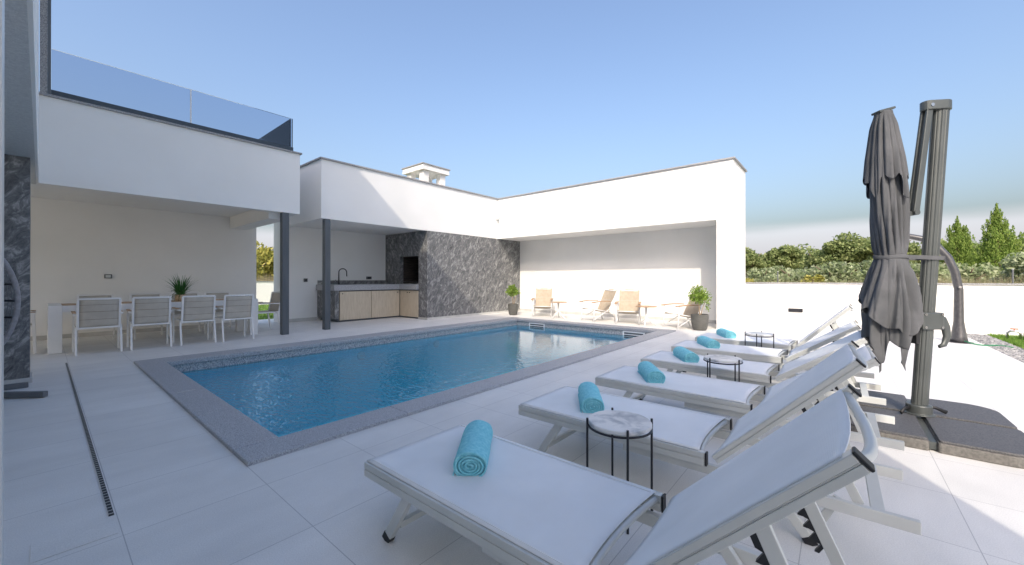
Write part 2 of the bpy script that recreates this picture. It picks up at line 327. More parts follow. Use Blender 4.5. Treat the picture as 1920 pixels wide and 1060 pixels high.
def tag(o, label=None, cat=None, group=None, kind=None):
    if label: o['label'] = label
    if cat: o['category'] = cat
    if group: o['group'] = group
    if kind: o['kind'] = kind
    return o
def thing(name, label, cat, loc=(0, 0, 0), rz=0, group=None):
    o = bpy.data.objects.new(name, None); col.objects.link(o); o.location = loc; o.rotation_euler = (0, 0, rz); o.empty_display_size = .1
    return tag(o, label, cat, group)
def dup(root, loc, rz=None, label=None, parent=None):
    c = root.copy(); col.objects.link(c); c.location = loc
    if rz is not None: c.rotation_euler = (0, 0, rz)
    if label: c['label'] = label
    def kids(src, dst):
        for ch in [x for x in list(bpy.data.objects) if x.parent == src]:
            k = ch.copy(); col.objects.link(k); k.parent = dst; kids(ch, k)
    kids(root, c); return c

# ================================================================ SETTING
PX0, PX1, PY0, PY1 = .848, 9.375, 2.916, 7.778       # outer edge of the pool coping
IX0, IX1, IY0, IY1 = 1.135, 8.985, 3.213, 7.325      # inner edge
def smooth(a, b, x):
    t = max(0, min(1, (x-a)/(b-a))); return t*t*(3-2*t)
def terr(x, y):
    d = max(x-13.6, y-21.6, -y-14, -x-14, 0)
    return -.06 + 1.0*smooth(0, 22, d) + (.25*noise.noise(Vector((x*.05, y*.05, 0))) if d > 5 else 0)
# ground: one sheet to the horizon, with the pool's opening
xs = sorted(set([-3000, -1200, -400, -150, -70] + [-40 + 4*i for i in range(30)] + [PX0+.1, PX1-.1, 100, 150, 260, 500, 1200, 3000]))
ys = sorted(set([-3000, -1200, -400, -150, -70] + [-40 + 4*i for i in range(30)] + [PY0+.1, PY1-.1, 100, 150, 260, 500, 1200, 3000]))
xs = [x for x in xs if not (PX0+.1 < x < PX1-.1)]; ys = [y for y in ys if not (PY0+.1 < y < PY1-.1)]
g = MB(); g.v = [(x, y, terr(x, y)) for x in xs for y in ys]
for i in range(len(xs)-1):
    for j in range(len(ys)-1):
        if abs(xs[i]-(PX0+.1)) < 1e-6 and abs(ys[j]-(PY0+.1)) < 1e-6: continue
        g.f.append((i*len(ys)+j, (i+1)*len(ys)+j, (i+1)*len(ys)+j+1, i*len(ys)+j+1))
tag(g.build('ground', 'field', smooth=True), kind='structure')
# paved deck, butted round the coping
d = MB(); DX0, DX1, DY0, DY1 = -7.5, 13.2, -2.0, 13.2
for a in ((DX0, PX0, DY0, DY1), (PX1, DX1, DY0, DY1), (PX0, PX1, DY0, PY0), (PX0, PX1, PY1, DY1)): d.box(*a, -.05, 0)
d.box(DX0, 8.0, -9, DY0, -.05, 0)
tag(d.build('pool_deck', 'tiles'), kind='structure')
w = MB(); w.box(DX0, 13.2, DY1, 20.9, -.055, -.012); w.box(8.0, 13.2, -9, -2.42, -.055, -.012)
tag(w.build('lawn_ground', 'lawn'), kind='structure')
w = MB(); w.box(8.0, 13.2, -2.42, -2.0, -.055, -.015)
tag(w.build('gravel_path', 'gravel_bed'), kind='structure')
# lawn blades and gravel stones: stuff
gb = MB(); rr = random.Random(3)
def blade(mb, x, y, z, h, wd, rr, lean=.4):
    a = rr.uniform(0, 2*math.pi); dx = math.cos(a)*wd; dy = math.sin(a)*wd; lx = rr.uniform(-lean, lean)*h; ly = rr.uniform(-lean, lean)*h
    mb.add([(x-dx, y-dy, z), (x+dx, y+dy, z), (x+lx, y+ly, z+h)], [(0, 1, 2)])
for _ in range(15000): blade(gb, rr.uniform(8.6, 13.15), -2.42 - abs(rr.gauss(0, .9)), -.015, rr.uniform(.03, .07), .006, rr)
for _ in range(9000): blade(gb, rr.uniform(3.5, 7.5), rr.uniform(13.2, 20.8), -.015, rr.uniform(.04, .08), .012, rr)
tag(gb.build('lawn_grass', 'lawn_blades'), 'short green lawn grass growing beside the paved deck', 'grass', kind='stuff')
gv = MB()
for _ in range(4200):
    x = rr.uniform(8.0, 13.15) if rr.random() < .8 else rr.uniform(8.0, 11); y = rr.uniform(-2.41, -2.01); s = rr.uniform(.012, .026); a = rr.uniform(0, 3.1)
    ca, sa = math.cos(a)*s, math.sin(a)*s; h = s*rr.uniform(.5, .9)
    gv.add([(x+ca, y+sa, -.015), (x-sa, y+ca*.7, -.015), (x-ca, y-sa, -.015), (x+sa, y-ca*.7, -.015), (x+ca*.5, y+sa*.5, -.015+h), (x-ca*.5, y-sa*.5, -.015+h)],
           [(0, 1, 4), (1, 5, 4), (1, 2, 5), (2, 3, 5), (3, 4, 5), (3, 0, 4)])
tag(gv.build('gravel', 'gravel'), 'grey and white gravel strip between deck and lawn', 'gravel', kind='stuff')

# ================================================================ POOL
pool = thing('swimming_pool', 'rectangular swimming pool with grey granite coping and speckled mosaic walls', 'swimming pool', (5.1, 5.3, 0))
c = MB()
def coping_strip(mb, x0, x1, y0, y1, n, along):
    for i in range(n):
        a, b = i/n, (i+1)/n
        if along == 'x': mb.box(x0+(x1-x0)*a+.0012, x0+(x1-x0)*b-.0012, y0, y1, -.035, .027)
        else: mb.box(x0, x1, y0+(y1-y0)*a+.0012, y0+(y1-y0)*b-.0012, -.035, .027)
coping_strip(c, PX0, PX1, PY0, IY0, 7, 'x'); coping_strip(c, PX0, PX1, IY1, PY1, 7, 'x')
coping_strip(c, PX0, IX0, IY0, IY1, 4, 'y'); coping_strip(c, IX1, PX1, IY0, IY1, 4, 'y')
c.build('coping', 'coping', pool, world=True, bevel=.006)
WX0, WX1, WY0, WY1 = IX0+.03, IX1-.03, IY0+.03, IY1-.03 # basin walls, set back under the coping's nose
b = MB(); bz = -1.45
WX0, WX1, WY0, WY1 = IX0-.03, IX1+.03, IY0-.03, IY1+.03
def ringv(z): return [(WX0,WY0,z),(WX1,WY0,z),(WX1,WY1,z),(WX0,WY1,z)]
b.add(ringv(-.036)+ringv(-.175), [(0,1,5,4),(1,2,6,5),(2,3,7,6),(3,0,4,7)])
b.build('waterline_band', 'mosaic', pool, world=True)
b = MB(); b.add(ringv(-.1755)+ringv(bz), [(0,1,5,4),(1,2,6,5),(2,3,7,6),(3,0,4,7),(4,5,6,7)])
b.build('basin', 'liner', pool, world=True)
def skimmer(y):
    x = WX1-.004; t = MB()
    t.box(x-.016, x, y-.27, y+.27, -.075, -.048); t.box(x-.016, x, y-.27, y+.27, -.235, -.205)
    for yy in (y-.27, y+.24): t.box(x-.016, x, yy, yy+.03, -.2049, -.0751)
    fr = t.build('skimmer', 'plastic_white', pool, world=True)
    t = MB(); t.box(x-.003, x-.001, y-.24, y+.24, -.205, -.075); t.build('opening', 'column', fr)
    for z in (-.125,): t = MB(); t.box(x-.012, x-.0035, y-.238, y+.238, z-.008, z+.008); t.build('slat', 'plastic_white', fr)
skimmer(6.62); skimmer(3.78)
t = MB()
for x in (3.8, 5.9): t.lathe([(.0, 0), (.075, 0), (.085, .006), (.085, .014)], 20, (0, 0, 0))
lamps = []
for x in (4.1, 6.0):
    t = MB(); k = []
    t.lathe([(.085, 0), (.085, .012), (.06, .02), (.01, .022)], 20)
    o = t.build('pool_lamp', 'plastic_white', pool); o.location = Vector((x, WY1-.001, -.33)) - pool.location; o.rotation_euler = (R(90), 0, 0)
wt = MB(); wt.add([(WX0,WY0,-.15),(WX1,WY0,-.15),(WX1,WY1,-.15),(WX0,WY1,-.15)], [(0,1,2,3)])
tag(wt.build('water', 'water'), kind='structure')

# drain slot in the deck
dr = thing('drain_channel', 'long black slotted drain channel running through the pale deck tiles', 'drain', (.19, 5.0, 0))
t = MB(); t.box(.220, .240, 2.84, 8.5, .001, .003); t.build('slot', 'rubber', dr, world=True)
t = MB()
comb = [(.2195, 2.85)]
for i in range(140): y = 2.86+i*.0402; comb += [(.221, y), (.2385, y), (.2385, y+.004), (.221, y+.004)]
comb += [(.221, 8.49), (.2195, 8.49)]
t.prism(comb, .0032, .0045)
t.build('grate', 'lounger_metal', dr, world=True)
t = MB(); t.box(-.03, .235, 2.62, 2.80, .001, .004); t.build('access_cover', 'tiles', dr, world=True, bevel=.001)

# ================================================================ HOUSE (shades the deck) with balcony over the dining terrace
house = thing('house', 'white two storey house with glass balcony over the dining terrace', 'house', (-3, 6, 0))
HX = -.03; SZ = 2.64; TOP = 8.62
def H(name, m, mb, **k): return mb.build(name, m, house, world=True, **k)
t = MB(); t.box(-8, HX, -2.22, 9.6, SZ, TOP); H('upper_wall', 'stucco', t)
t = MB(); t.box(-8, HX+.001, 9.601, 12.4, SZ+.16, SZ+.36); H('terrace_roof', 'stucco', t)
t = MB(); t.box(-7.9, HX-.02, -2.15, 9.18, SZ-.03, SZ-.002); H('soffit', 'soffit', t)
t = MB(); t.box(-1.8, -1.5, -2.22, 7.2, 0, SZ-.032); H('terrace_wall', 'stucco', t)
t = MB(); t.box(-1.8, -.085, 7.22, 7.6, .06, SZ-.032); H('stone_wall', 'marble', t)
t = MB(); t.box(-1.8, -.065, 7.20, 7.62, 0, .06); H('skirting', 'skirt', t, bevel=.003)
t = MB(); t.box(-1.8, 3.72, 12.1, 12.4, 0, 2.799); H('dining_wall', 'stucco', t)
t = MB(); t.box(-1.8, 3.72, 12.088, 12.1, .001, .085); H('skirting', 'skirt', t)
BY = 9.2
t = MB(); t.box(HX+.002, 3.673, BY, BY+.2, 2.638, 3.96); t.box(3.473, 3.673, BY+.2, 12.4, 2.638, 3.96)
H('balcony_wall', 'stucco', t)
t = MB(); t.box(HX+.002, 3.472, BY+.2, 12.4, 2.801, 2.99); H('balcony_slab', 'stucco', t)
t = MB(); t.box(3.12, 3.471, BY+.2, 12.09, 2.50, 2.799); H('beam', 'stucco', t)
t = MB(); t.box(HX+.002, 3.71, BY-.035, BY+.24, 3.961, 3.995); t.box(3.44, 3.71, BY+.24, 12.42, 3.961, 3.995); H('coping_slab', 'granite', t, bevel=.003)
t = MB(); t.box(3.32, 3.455, BY+.002, BY+.14, 0, 2.637); H('column', 'column', t, bevel=.004)
t = MB(); t.box(.092, 3.56, BY+.06, BY+.13, 3.996, 4.10); t.box(3.49, 3.56, BY+.13, 12.3, 3.996, 4.10); rail = H('glass_railing', 'glassframe', t, bevel=.003)
for x0, x1 in ((.095, 1.770), (1.792, 3.545)):
    t = MB(); t.box(x0, x1, BY+.085, BY+.105, 4.101, 4.735); o = t.build('pane', 'glass', rail)
t = MB(); t.box(1.771, 1.791, BY+.080, BY+.105, 4.101, 4.73); t.build('joint', 'white_metal', rail)
for y0, y1 in ((BY+.13, 11.2), (11.21, 12.28)):
    t = MB(); t.box(3.515, 3.535, y0, y1, 4.101, 4.735); t.build('pane', 'glass', rail)
t = MB(); t.box(3.546, 3.554, BY+.08, BY+.11, 4.101, 4.735); t.build('end_profile', 'glassframe', rail)
t = MB()
for i in range(8): t.box(-.02, .055, BY-.02, BY+.10, 3.9955+i*.58, 4.571+i*.58)
H('stone_cladding', 'granite', t)
t = MB(); t.box(.056, .09, BY-.03, BY+.06, 3.9955, TOP); H('corner_profile', 'column', t)
t = MB(); t.box(-.14, -.047, 1.18, 1.26, 0, 2.608); H('door_frame', 'lounger_metal', t)
def socket(parent, x, y, z, w_=.1, h_=.1, axis='y', dm='grey_box', nm='socket_box'):
    t = MB(); t.box(x-w_/2, x+w_/2, y-.03, y, z-h_/2, z+h_/2)
    o = t.build(nm, 'grey_box', parent, world=True, bevel=.006)
    t = MB(); t.box(x-w_*.32, x+w_*.32, y-.034, y-.0305, z-h_*.28, z+h_*.3); t.build('cover', 'lounger_metal' if dm == 'l' else 'black_metal', o)
socket(house, .92, 12.088, 1.26, .12, .09, dm='l')

# ================================================================ POOL HOUSE: outdoor kitchen + covered lounge wing
FY = 9.35; WX = 10.4; ZB = 2.63; ZT = 4.02; EY = 1.94; BX = 11.66
ph = thing('pool_house', 'white flat roofed pool house with dark marble wall, kitchen and open lounge wing', 'pool house', (8, 10, 0))
def Pp(name, m, mb, **k): return mb.build(name, m, ph, world=True, **k)
t = MB()
t.box(4.21, BX+.24, FY, FY+.2, ZB, ZT)                    # kitchen fascia
t.box(4.21, 4.41, FY+.2, 12.3, ZB, ZT)                    # kitchen left fascia
Pp('kitchen_fascia', 'stucco', t)
t = MB()
t.box(WX, WX+.2, EY, FY-.001, ZB, ZT)                     # lounge fascia
t.box(WX, WX+.2, EY, 2.30, 0, ZB-.0005)                       # pier front
t.box(WX+.2, BX+.24, EY, 2.14, 0, ZT)                      # end wall
Pp('lounge_fascia', 'stucco', t)
t = MB(); t.box(4.411, BX, FY+.2, 12.29, ZB+.05, ZB+.25); Pp('kitchen_ceiling', 'stucco', t)
t = MB(); t.box(WX+.2, BX, 2.141, FY-.001, ZB+.002, ZB+.25); Pp('lounge_ceiling', 'stucco', t)
t = MB(); t.box(BX, BX+.24, 2.141, 12.3, 0, ZT-.002); Pp('lounge_wall', 'stucco', t)
t = MB(); t.box(4.21, 7.45, 11.8, 12.299, 0, ZB-.001); t.box(4.412, 7.45, 11.8, 12.28, ZB, ZB+.049); Pp('kitchen_wall', 'stucco', t)
t = MB()
rr = random.Random(11)
def cap(x0, x1, y0, y1, n, ax):
    for i in range(n):
        a, b_ = i/n, (i+1)/n; z1 = ZT+.040+rr.uniform(-.0015, .0015)
        if ax == 'x': t.box(x0+(x1-x0)*a+.002, x0+(x1-x0)*b_-.002, y0, y1, ZT+.001, z1)
        else: t.box(x0, x1, y0+(y1-y0)*a+.002, y0+(y1-y0)*b_-.002, ZT+.001, z1)
cap(4.17, WX-.04, FY-.04, FY+.25, 6, 'x'); cap(4.17, 4.45, FY+.252, 12.34, 3, 'y'); cap(WX-.04, WX+.25, EY-.04, FY+.25, 8, 'y')
cap(WX+.252, BX+.28, EY-.04, EY+.24, 1, 'x'); cap(BX, BX+.28, EY+.242, 12.34, 6, 'y')
Pp('roof_coping', 'granite', t, bevel=.004)
t = MB(); t.box(7.30, 7.62, FY+.012, 9.78, .06, ZB-.001); t.box(7.62, BX-.001, FY+.012, FY+.25, .06, ZB-.001); Pp('marble_wall', 'marble', t)
t = MB(); t.box(7.29, BX-.001, FY+.005, FY+.02, .001, .06); t.box(7.286, 7.30, FY+.005, 9.78, .001, .06); Pp('skirting', 'skirt', t)
t = MB(); t.box(4.22, 5.18, 11.788, 11.8, .001, .09); Pp('skirting', 'skirt', t)
t = MB(); t.box(BX-.012, BX, 2.3, FY, .001, .09); Pp('skirting', 'skirt', t)
# fireplace: marble wall facing the terrace with an opening
fx = 7.45; fy0, fy1, fz0, fz1 = 9.80, 10.95, 1.06, 1.92
t = MB(); t.box(fx, fx+.12, 9.781, fy0, .9, ZB+.049); t.box(fx, fx+.12, fy1, 11.799, .9, ZB+.049); t.box(fx, fx+.12, fy0, fy1, fz1, ZB+.049); t.box(fx, fx+.12, fy0, fy1, .9, fz0)
fp = Pp('fireplace', 'marble', t)
t = MB(); x0, x1 = fx+.12, fx+.75
t.add([(x0,fy0,fz0),(x1,fy0,fz0),(x1,fy1,fz0),(x0,fy1,fz0),(x0,fy0,fz1),(x1,fy0,fz1),(x1,fy1,fz1),(x0,fy1,fz1)], [(0,1,2,3),(4,5,6,7),(1,2,6,5),(0,1,5,4),(2,3,7,6)])
t.build('firebox', 'inside', fp)
t = MB()
for i in range(9): t.tube([(fx+.02, 9.9+i*.11, 1.115), (fx+.5, 9.9+i*.11, 1.115)], .006, 6)
t.tube([(fx+.02, 9.84, 1.11), (fx+.02, 10.9, 1.11)], .008, 6); t.tube([(fx+.5, 9.84, 1.11), (fx+.5, 10.9, 1.11)], .008, 6)
t.build('grill_rack', 'chrome', fp)
t = MB(); t.box(4.30, 4.43, FY+.003, FY+.15, 0, ZB-.001); Pp('column', 'column', t, bevel=.004)
# chimney
t = MB()
for x in (8.2, 8.92):
    for y in (10.72, 11.44): t.box(x, x+.22, y, y+.22, 4.3, 4.86)
t.box(8.2, 9.14, 10.72, 11.66, 3.0, 4.45)
ch = Pp('chimney', 'stucco', t)
t = MB(); t.box(8.10, 9.24, 10.62, 11.76, 4.862, 5.03); t.build('cap', 'stucco', ch)
t = MB(); t.box(8.07, 9.27, 10.59, 11.79, 5.031, 5.065); t.build('cap_slab', 'granite', ch)
# roof deck behind the parapet
t = MB(); t.box(4.42, BX, FY+.21, 12.29, 2.95, 3.05); t.box(WX+.21, BX, 2.15, FY+.209, 2.95, 3.05); Pp('roof', 'field', t)
# spotlight in the inner corner
t = MB(); t.tube([(WX-.002, 9.29, 3.36), (WX-.07, 9.29, 3.36)], .028, 12); o = Pp('spotlight', 'chrome', t, smooth=False)
t = MB(); t.tube([(WX-.07, 9.29, 3.40), (WX-.13, 9.25, 3.27)], [.03, .05], 14); t.build('lamp_head', 'lounger_metal', o)
socket(ph, 4.86, 11.788, 1.17, .10, .10); socket(ph, 6.83, 11.788, 1.24, .18, .09)

# outdoor kitchen counter
ok = thing('outdoor_kitchen', 'L shaped outdoor kitchen counter with dark stone worktop and pale oak doors', 'kitchen', (6.2, 10.9, 0))
def K(name, m, mb, **k): return mb.build(name, m, ok, world=True, **k)
t = MB(); t.box(5.15, fx-.002, 10.66, 11.785, .88, 1.04); t.box(7.22, fx-.002, 9.783, 10.66, .88, 1.04); K('worktop', 'coping', t, bevel=.005)
t = MB(); t.box(5.2, fx-.002, 11.755, 11.786, 1.041, 1.16); K('backsplash', 'marble', t)
t = MB(); t.box(5.19, 5.30, 10.70, 11.78, .09, .879); K('side_panel', 'marble', t)
t = MB(); t.box(5.30, 7.42, 10.76, 11.78, .0, .879); t.box(7.31, 7.42, 9.783, 10.76, .0, .879); K('carcass', 'column', t)
def knob(p, parent):
    t = MB(); t.tube([p, Vector(p)+Vector(parent.get('kn', (0, -.03, 0)))], .013, 10); t.build('knob', 'black_metal', parent)
for x0, x1, kx in ((5.33, 6.285, 5.40), (6.30, 7.255, 7.18)):
    t = MB(); t.box(x0, x1, 10.70, 10.755, .05, .85); o = K('cabinet_door', 'oak', t, bevel=.003)
    t = MB(); t.tube([(kx, 10.699, .79), (kx, 10.675, .79)], .014, 10); t.build('knob', 'black_metal', o)
for y0, y1, ky in ((9.79, 10.225, 10.17), (10.235, 10.69, 10.29)):
    t = MB(); t.box(7.27, 7.305, y0, y1, .05, .85); o = K('cabinet_door', 'oak', t, bevel=.003)
    t = MB(); t.tube([(7.269, ky, .79), (7.245, ky, .79)], .014, 10); t.build('knob', 'black_metal', o)
t = MB(); t.box(5.7, 6.15, 11.1, 11.5, 1.0401, 1.046); K('sink_rim', 'black_metal', t)
tp = thing('kitchen_tap', 'tall black swan neck tap standing on the stone worktop', 'tap', (5.62, 11.35, 1.041))
pts = [(0, 0, 0), (0, 0, .1), (0, 0, .33)] + [(.12-.12*math.cos(a), 0, .36+.11*math.sin(a)) for a in [math.pi*i/10 for i in range(11)]] + [(.24, 0, .30), (.245, 0, .24)]
t = MB(); t.tube(pts, [.02]*2+[.015]*(len(pts)-2), 10); t.build('spout', 'black_metal', tp, smooth=True)
t = MB(); t.tube([(-.02, 0, .07), (-.07, 0, .08), (-.10, 0, .14)], .008, 8); t.build('lever', 'black_metal', tp)
t = MB(); t.lathe([(.028, 0), (.028, .05), (.022, .055)], 16); t.build('base', 'black_metal', tp)

# ================================================================ BOUNDARY WALLS
bw = thing('boundary_wall', 'low white garden wall with grey cap on the right behind the parasol', 'wall', (13.3, 0, 0))
t = MB(); t.box(13.2, 13.42, -14, 21.2, -.05, 1.075); t.build('wall', 'stucco', bw, world=True)
t = MB(); 
for i in range(24): t.box(13.17, 13.45, -14+i*1.46, -14+i*1.46+1.457, 1.076, 1.108)
t.build('cap', 'granite', bw, world=True)
t = MB(); t.box(13.17, 13.199, 0.80, 1.12, .30, .40); o = t.build('wall_light', 'black_metal', bw, world=True, bevel=.004)
bw2 = thing('boundary_wall', 'distant white garden wall seen through the gap behind the dining terrace', 'wall', (3, 21.1, 0))
t = MB(); t.box(-14, 13.19, 21.0, 21.22, -.05, 1.075); t.build('wall', 'stucco', bw2, world=True)
t = MB(); t.box(-14, 13.16, 20.97, 21.25, 1.076, 1.108); t.build('cap', 'granite', bw2, world=True)
gt = thing('garden_tap', 'small metal tap on the garden wall beside the curved shower', 'tap', (13.2, -2.0, .55))
t = MB(); t.tube([(0, 0, 0), (-.08, 0, 0), (-.11, 0, -.03), (-.11, 0, -.07)], .013, 8); t.build('spout', 'chrome', gt, smooth=True)
t = MB(); t.tube([(-.06, 0, .0), (-.06, 0, .05)], .008, 8); t.tube([(-.06, -.03, .05), (-.06, .03, .05)], .008, 8); t.build('handle', 'chrome', gt)

# ================================================================ SUN LOUNGERS
LW = .645; SL = 1.20; BA = R(45.5); BL = .775; ZS = .32
def make_lounger(BA=BA, BL=BL):
    r = thing('sun_lounger', 'x', 'sun lounger', (0, 0, 0), group='white sun loungers in a row along the pool')
    hw = LW/2; fm = 'lounger_metal'
    # side frame with a groove, foot bar, lower rails running out behind the backrest
    t = MB()
    for s in (-1, 1):
        x = s*(hw-.016)
        t.box(x-.016, x+.016, 0, -SL, ZS-.028, ZS)
        t.box(x-.014, x+.014, -.001, -SL-.002, ZS-.0325, ZS-.0281)
        t.box(x-.016, x+.016, 0, -SL, ZS-.066, ZS-.033)
    t.box(-hw+.033, hw-.033, 0, -.03, ZS-.064, ZS-.003)
    t.build('frame', fm, r, bevel=.003)
    for s in (-1, 1):
        x = s*(hw-.052); t = MB(); t.box(x-.014, x+.014, -.75, -1.97, ZS-.118, ZS-.068); t.build('lower_rail', fm, r, bevel=.003)
    t = MB(); t.box(-hw+.0665, hw-.0665, -1.825, -1.87, ZS-.095, ZS-.0685); t.build('rail_crossbar', fm, r, bevel=.002)
    t = MB(); t.box(-hw+.0665, hw-.0665, -1.05, -1.09, ZS-.112, ZS-.076); t.build('rail_crossbar', fm, r, bevel=.002)
    for s in (-1, 1):
        t = MB(); x = s*(hw-.016); t.box(x-.017, x+.017, -SL-.0025, -SL-.010, ZS-.064, ZS+.001); t.build('end_cap', 'rubber', r)
    # seat sling, sagging towards the hinge
    def seat(u, v):
        x = -hw+.012 + (LW-.024)*v; e = 1-(2*v-1)**2
        y = -.004 - (SL-.03)*u; y += .030*e*smooth(.8, 1, u)
        return (x, y, ZS+.004 - .012*e*smooth(0.05, 1, u))
    MB().grid(30, 14, seat).build('seat_sling', 'sling', r, smooth=True, solid=.003)
    for s in (-1, 1):
        t = MB(); t.grid(20, 2, lambda u, v: (s*(hw-.030-.006*v), -.02-(SL-.06)*u, ZS+.0075-.012*.2*smooth(0.05, 1, u))); t.build('stitched_hem', 'white_metal', r, solid=.002)
    def hingebar(v): x = -hw+.034+(LW-.068)*v; e = 1-(2*v-1)**2; return (x, -SL+.022+.030*e, ZS-.018-.010*e)
    t = MB(); t.tube([hingebar(i/12) for i in range(13)], .013, 8); t.build('cross_bar', fm, r, smooth=True)
    # backrest
    cb, sb = math.cos(BA), math.sin(BA); hy = -SL-.035; hz = ZS-.01
    def bp(x, l, d=0): return (x, hy - l*cb - d*sb, hz + l*sb - d*cb)      # d: behind the sling
    for s in (-1, 1):
        x = s*(hw-.016); t = MB()
        t.bar(bp(x, 0, .006), bp(x, BL, .006), .032, .018); t.bar(bp(x, .002, .017), bp(x, BL-.001, .017), .028, .004)
        t.bar(bp(x, 0, .028), bp(x, BL, .028), .032, .018); t.build('backrest_rail', fm, r, bevel=.003)
        t = MB(); t.bar(bp(x, BL+.001, .017), bp(x, BL+.008, .017), .034, .042); t.build('backrest_cap', 'rubber', r, bevel=.002)
    t = MB(); t.tube([bp(-hw+.034+(LW-.068)*i/16, BL-.020, .014+.060*(1-(i/8-1)**2)) for i in range(17)], .013, 10); t.build('backrest_bar', fm, r, smooth=True)
    t = MB(); t.tube([bp(-hw+.034+(LW-.068)*i/12, .03, .016+.03*(1-(i/6-1)**2)) for i in range(13)], .012, 8); t.build('backrest_bar', fm, r, smooth=True)
    def back(u, v):
        e = 1-(2*v-1)**2; return bp(-hw+.012+(LW-.024)*v, .01+(BL-.03)*u, -.004+e*(.010+.014*u))
    MB().grid(24, 16, back).build('back_sling', 'sling', r, smooth=True, solid=.003)
    # front legs with cross brace
    for s in (-1, 1):
        x = s*(hw-.03); t = MB(); t.bar((x, -.32, ZS-.065), (x, -.165, .02), .028, .045)
        o = t.build('leg', fm, r, bevel=.003); t = MB(); t.bar((x, -.172, .032), (x, -.152, 0), .031, .048); t.build('foot', 'rubber', o)
        # rear leg: two bars in a V
        t = MB(); x = s*(hw-.085); t.bar((x, -1.44, ZS-.07), (x, -1.62, .02), .026, .042)
        o = t.build('leg', fm, r, bevel=.003); t = MB(); t.bar((x, -1.612, .032), (x, -1.632, 0), .030, .048); t.build('foot', 'rubber', o)
        t = MB(); t.bar((x-s*.003, -1.72, ZS-.075), (x-s*.003, -1.635, .06), .018, .03); t.build('leg_brace', fm, r)
        # prop with its toothed black rack, from the backrest down to the lower rail
        xp = s*(hw-.075); p0 = Vector(bp(xp, .50, .045)); p1 = Vector((xp, -1.79, ZS-.075)); pd = (p1-p0).normalized(); pn = Vector((0, pd.z, -pd.y))
        if pn.z > 0: pn = -pn
        t = MB(); t.bar(p0, p1, .016, .036); t.build('back_prop', fm, r, bevel=.002)
        t = MB(); pr = [p0 + pn*.018, p0 + pn*.034]; Lr = (p1-p0).length
        for i in range(7):
            l0 = .05 + i*Lr*.085; pr += [p0 + pd*l0 + pn*.034, p0 + pd*(l0+.012) + pn*.020, p0 + pd*(l0+.03) + pn*.046, p0 + pd*(l0+.036) + pn*.036]
        pr += [p0 + pd*Lr*.68 + pn*.018]; n = len(pr)
        t.v = [(xp-s*.0-.007, q.y, q.z) for q in pr] + [(xp+.007, q.y, q.z) for q in pr]
        t.f = [tuple(range(n)), tuple(range(n, 2*n))[::-1]] + [(i, (i+1) % n, n+(i+1) % n, n+i) for i in range(n)]
        t.build('ratchet', 'rubber', r)
    t = MB(); t.box(-hw+.045, hw-.045, -.21, -.235, .075, .10); t.build('leg_crossbar', fm, r)
    t = MB(); t.box(-hw+.10, hw-.10, -1.60, -1.625, .10, .125); t.build('leg_crossbar', fm, r)
    return r
LX = [1.320, 2.462, 3.500, 4.560, 5.625, 6.680]; LYs = [1.762, 1.735, 1.69, 1.70, 1.72, 1.70]
LL = ['nearest white sun lounger, cut by the bottom edge, raised back towards the deck',
      'second white sun lounger, just behind the marble topped table nearest us',
      'third white sun lounger from the front, between the second one and the middle round table',
      'fourth white sun lounger, just beyond the middle round table and beside the parasol base',
      'fifth white sun lounger, standing before the farthest round table with sunlight on its backrest',
      'farthest white sun lounger, closest to the potted tree and the pool house pier']
lg = make_lounger(); lg.location = (LX[0], LYs[0], 0); lg['label'] = LL[0]
for i in (1, 5): dup(lg, (LX[i], LYs[i], 0), rz=R(.5 if i == 1 else -1.2), label=LL[i])
lg2 = make_lounger(R(34.5), .735); lg2.location = (LX[2], LYs[2], 0); lg2['label'] = LL[2]
for i in (3, 4): dup(lg2, (LX[i], LYs[i], 0), rz=R(.5*i-1.5), label=LL[i])

# ---------------------------------------------------------------- rolled towels
def make_towel(seed):
    r = thing('rolled_towel', 'x', 'towel', group='rolled turquoise towels on the loungers'); rr = random.Random(seed)
    A, B, Lh = .074, .060, .205
    def surf(u, v):
        a = 2*math.pi*v; y = -Lh + 2*Lh*u; n = noise.noise(Vector((math.cos(a)*1.5, math.sin(a)*1.5, y*9 + seed)))
        k = 1 + .05*n + .02*noise.noise(Vector((a*3, y*30, seed))); k *= 1 - .035*(abs(2*u-1)**12)
        z = B*math.sin(a)*k; z = max(z, -B*.88); return (y, A*math.cos(a)*k, z + B*.88)
    MB().grid(40, 40, surf, wrap=True).build('roll', 'towel', r, smooth=True, solid=.008)
    # the coiled layers showing at each end
    for e in (-1, 1):
        pts = []; turns = 4.2
        for i in range(130):
            f = i/129; a = f*turns*2*math.pi + .8; q = .10 + .84*f
            pts.append((e*(Lh-.004 - .004*math.sin(a*1.7)), A*q*math.cos(a), B*.88 + B*.92*q*math.sin(a)))
        t = MB(); t.tube(pts, .0052, 6); t.build('coil', 'towel', r, smooth=True)
        t = MB(); t.grid(2, 24, lambda u, v: (e*(Lh-.012), A*.93*u*math.cos(2*math.pi*v), B*.88+B*.86*u*math.sin(2*math.pi*v)), wrap=True); t.build('core', 'towel', r)
    t = MB(); t.grid(30, 4, lambda u, v: (-Lh+2*Lh*u, A*(.98+.05*v), B*.88 - .032 - .02*v + .003*math.sin(u*9))); t.build('hem', 'towel', r, solid=.006)
    return r
TP = [(1.385, 1.40, R(39)), (2.485, 1.36, R(33)), (3.50, 1.31, R(33)), (4.56, 1.32, R(34)), (5.64, 1.35, R(33)), (6.74, 1.36, R(30))]
TL = ['large turquoise rolled towel on the nearest lounger', 'turquoise rolled towel on the second lounger, just left of the marble topped table',
      'turquoise rolled towel on the third lounger from the front', 'turquoise rolled towel on the fourth lounger, left of the middle round table',
      'turquoise rolled towel on the fifth lounger', 'turquoise rolled towel on the farthest lounger by the pier']
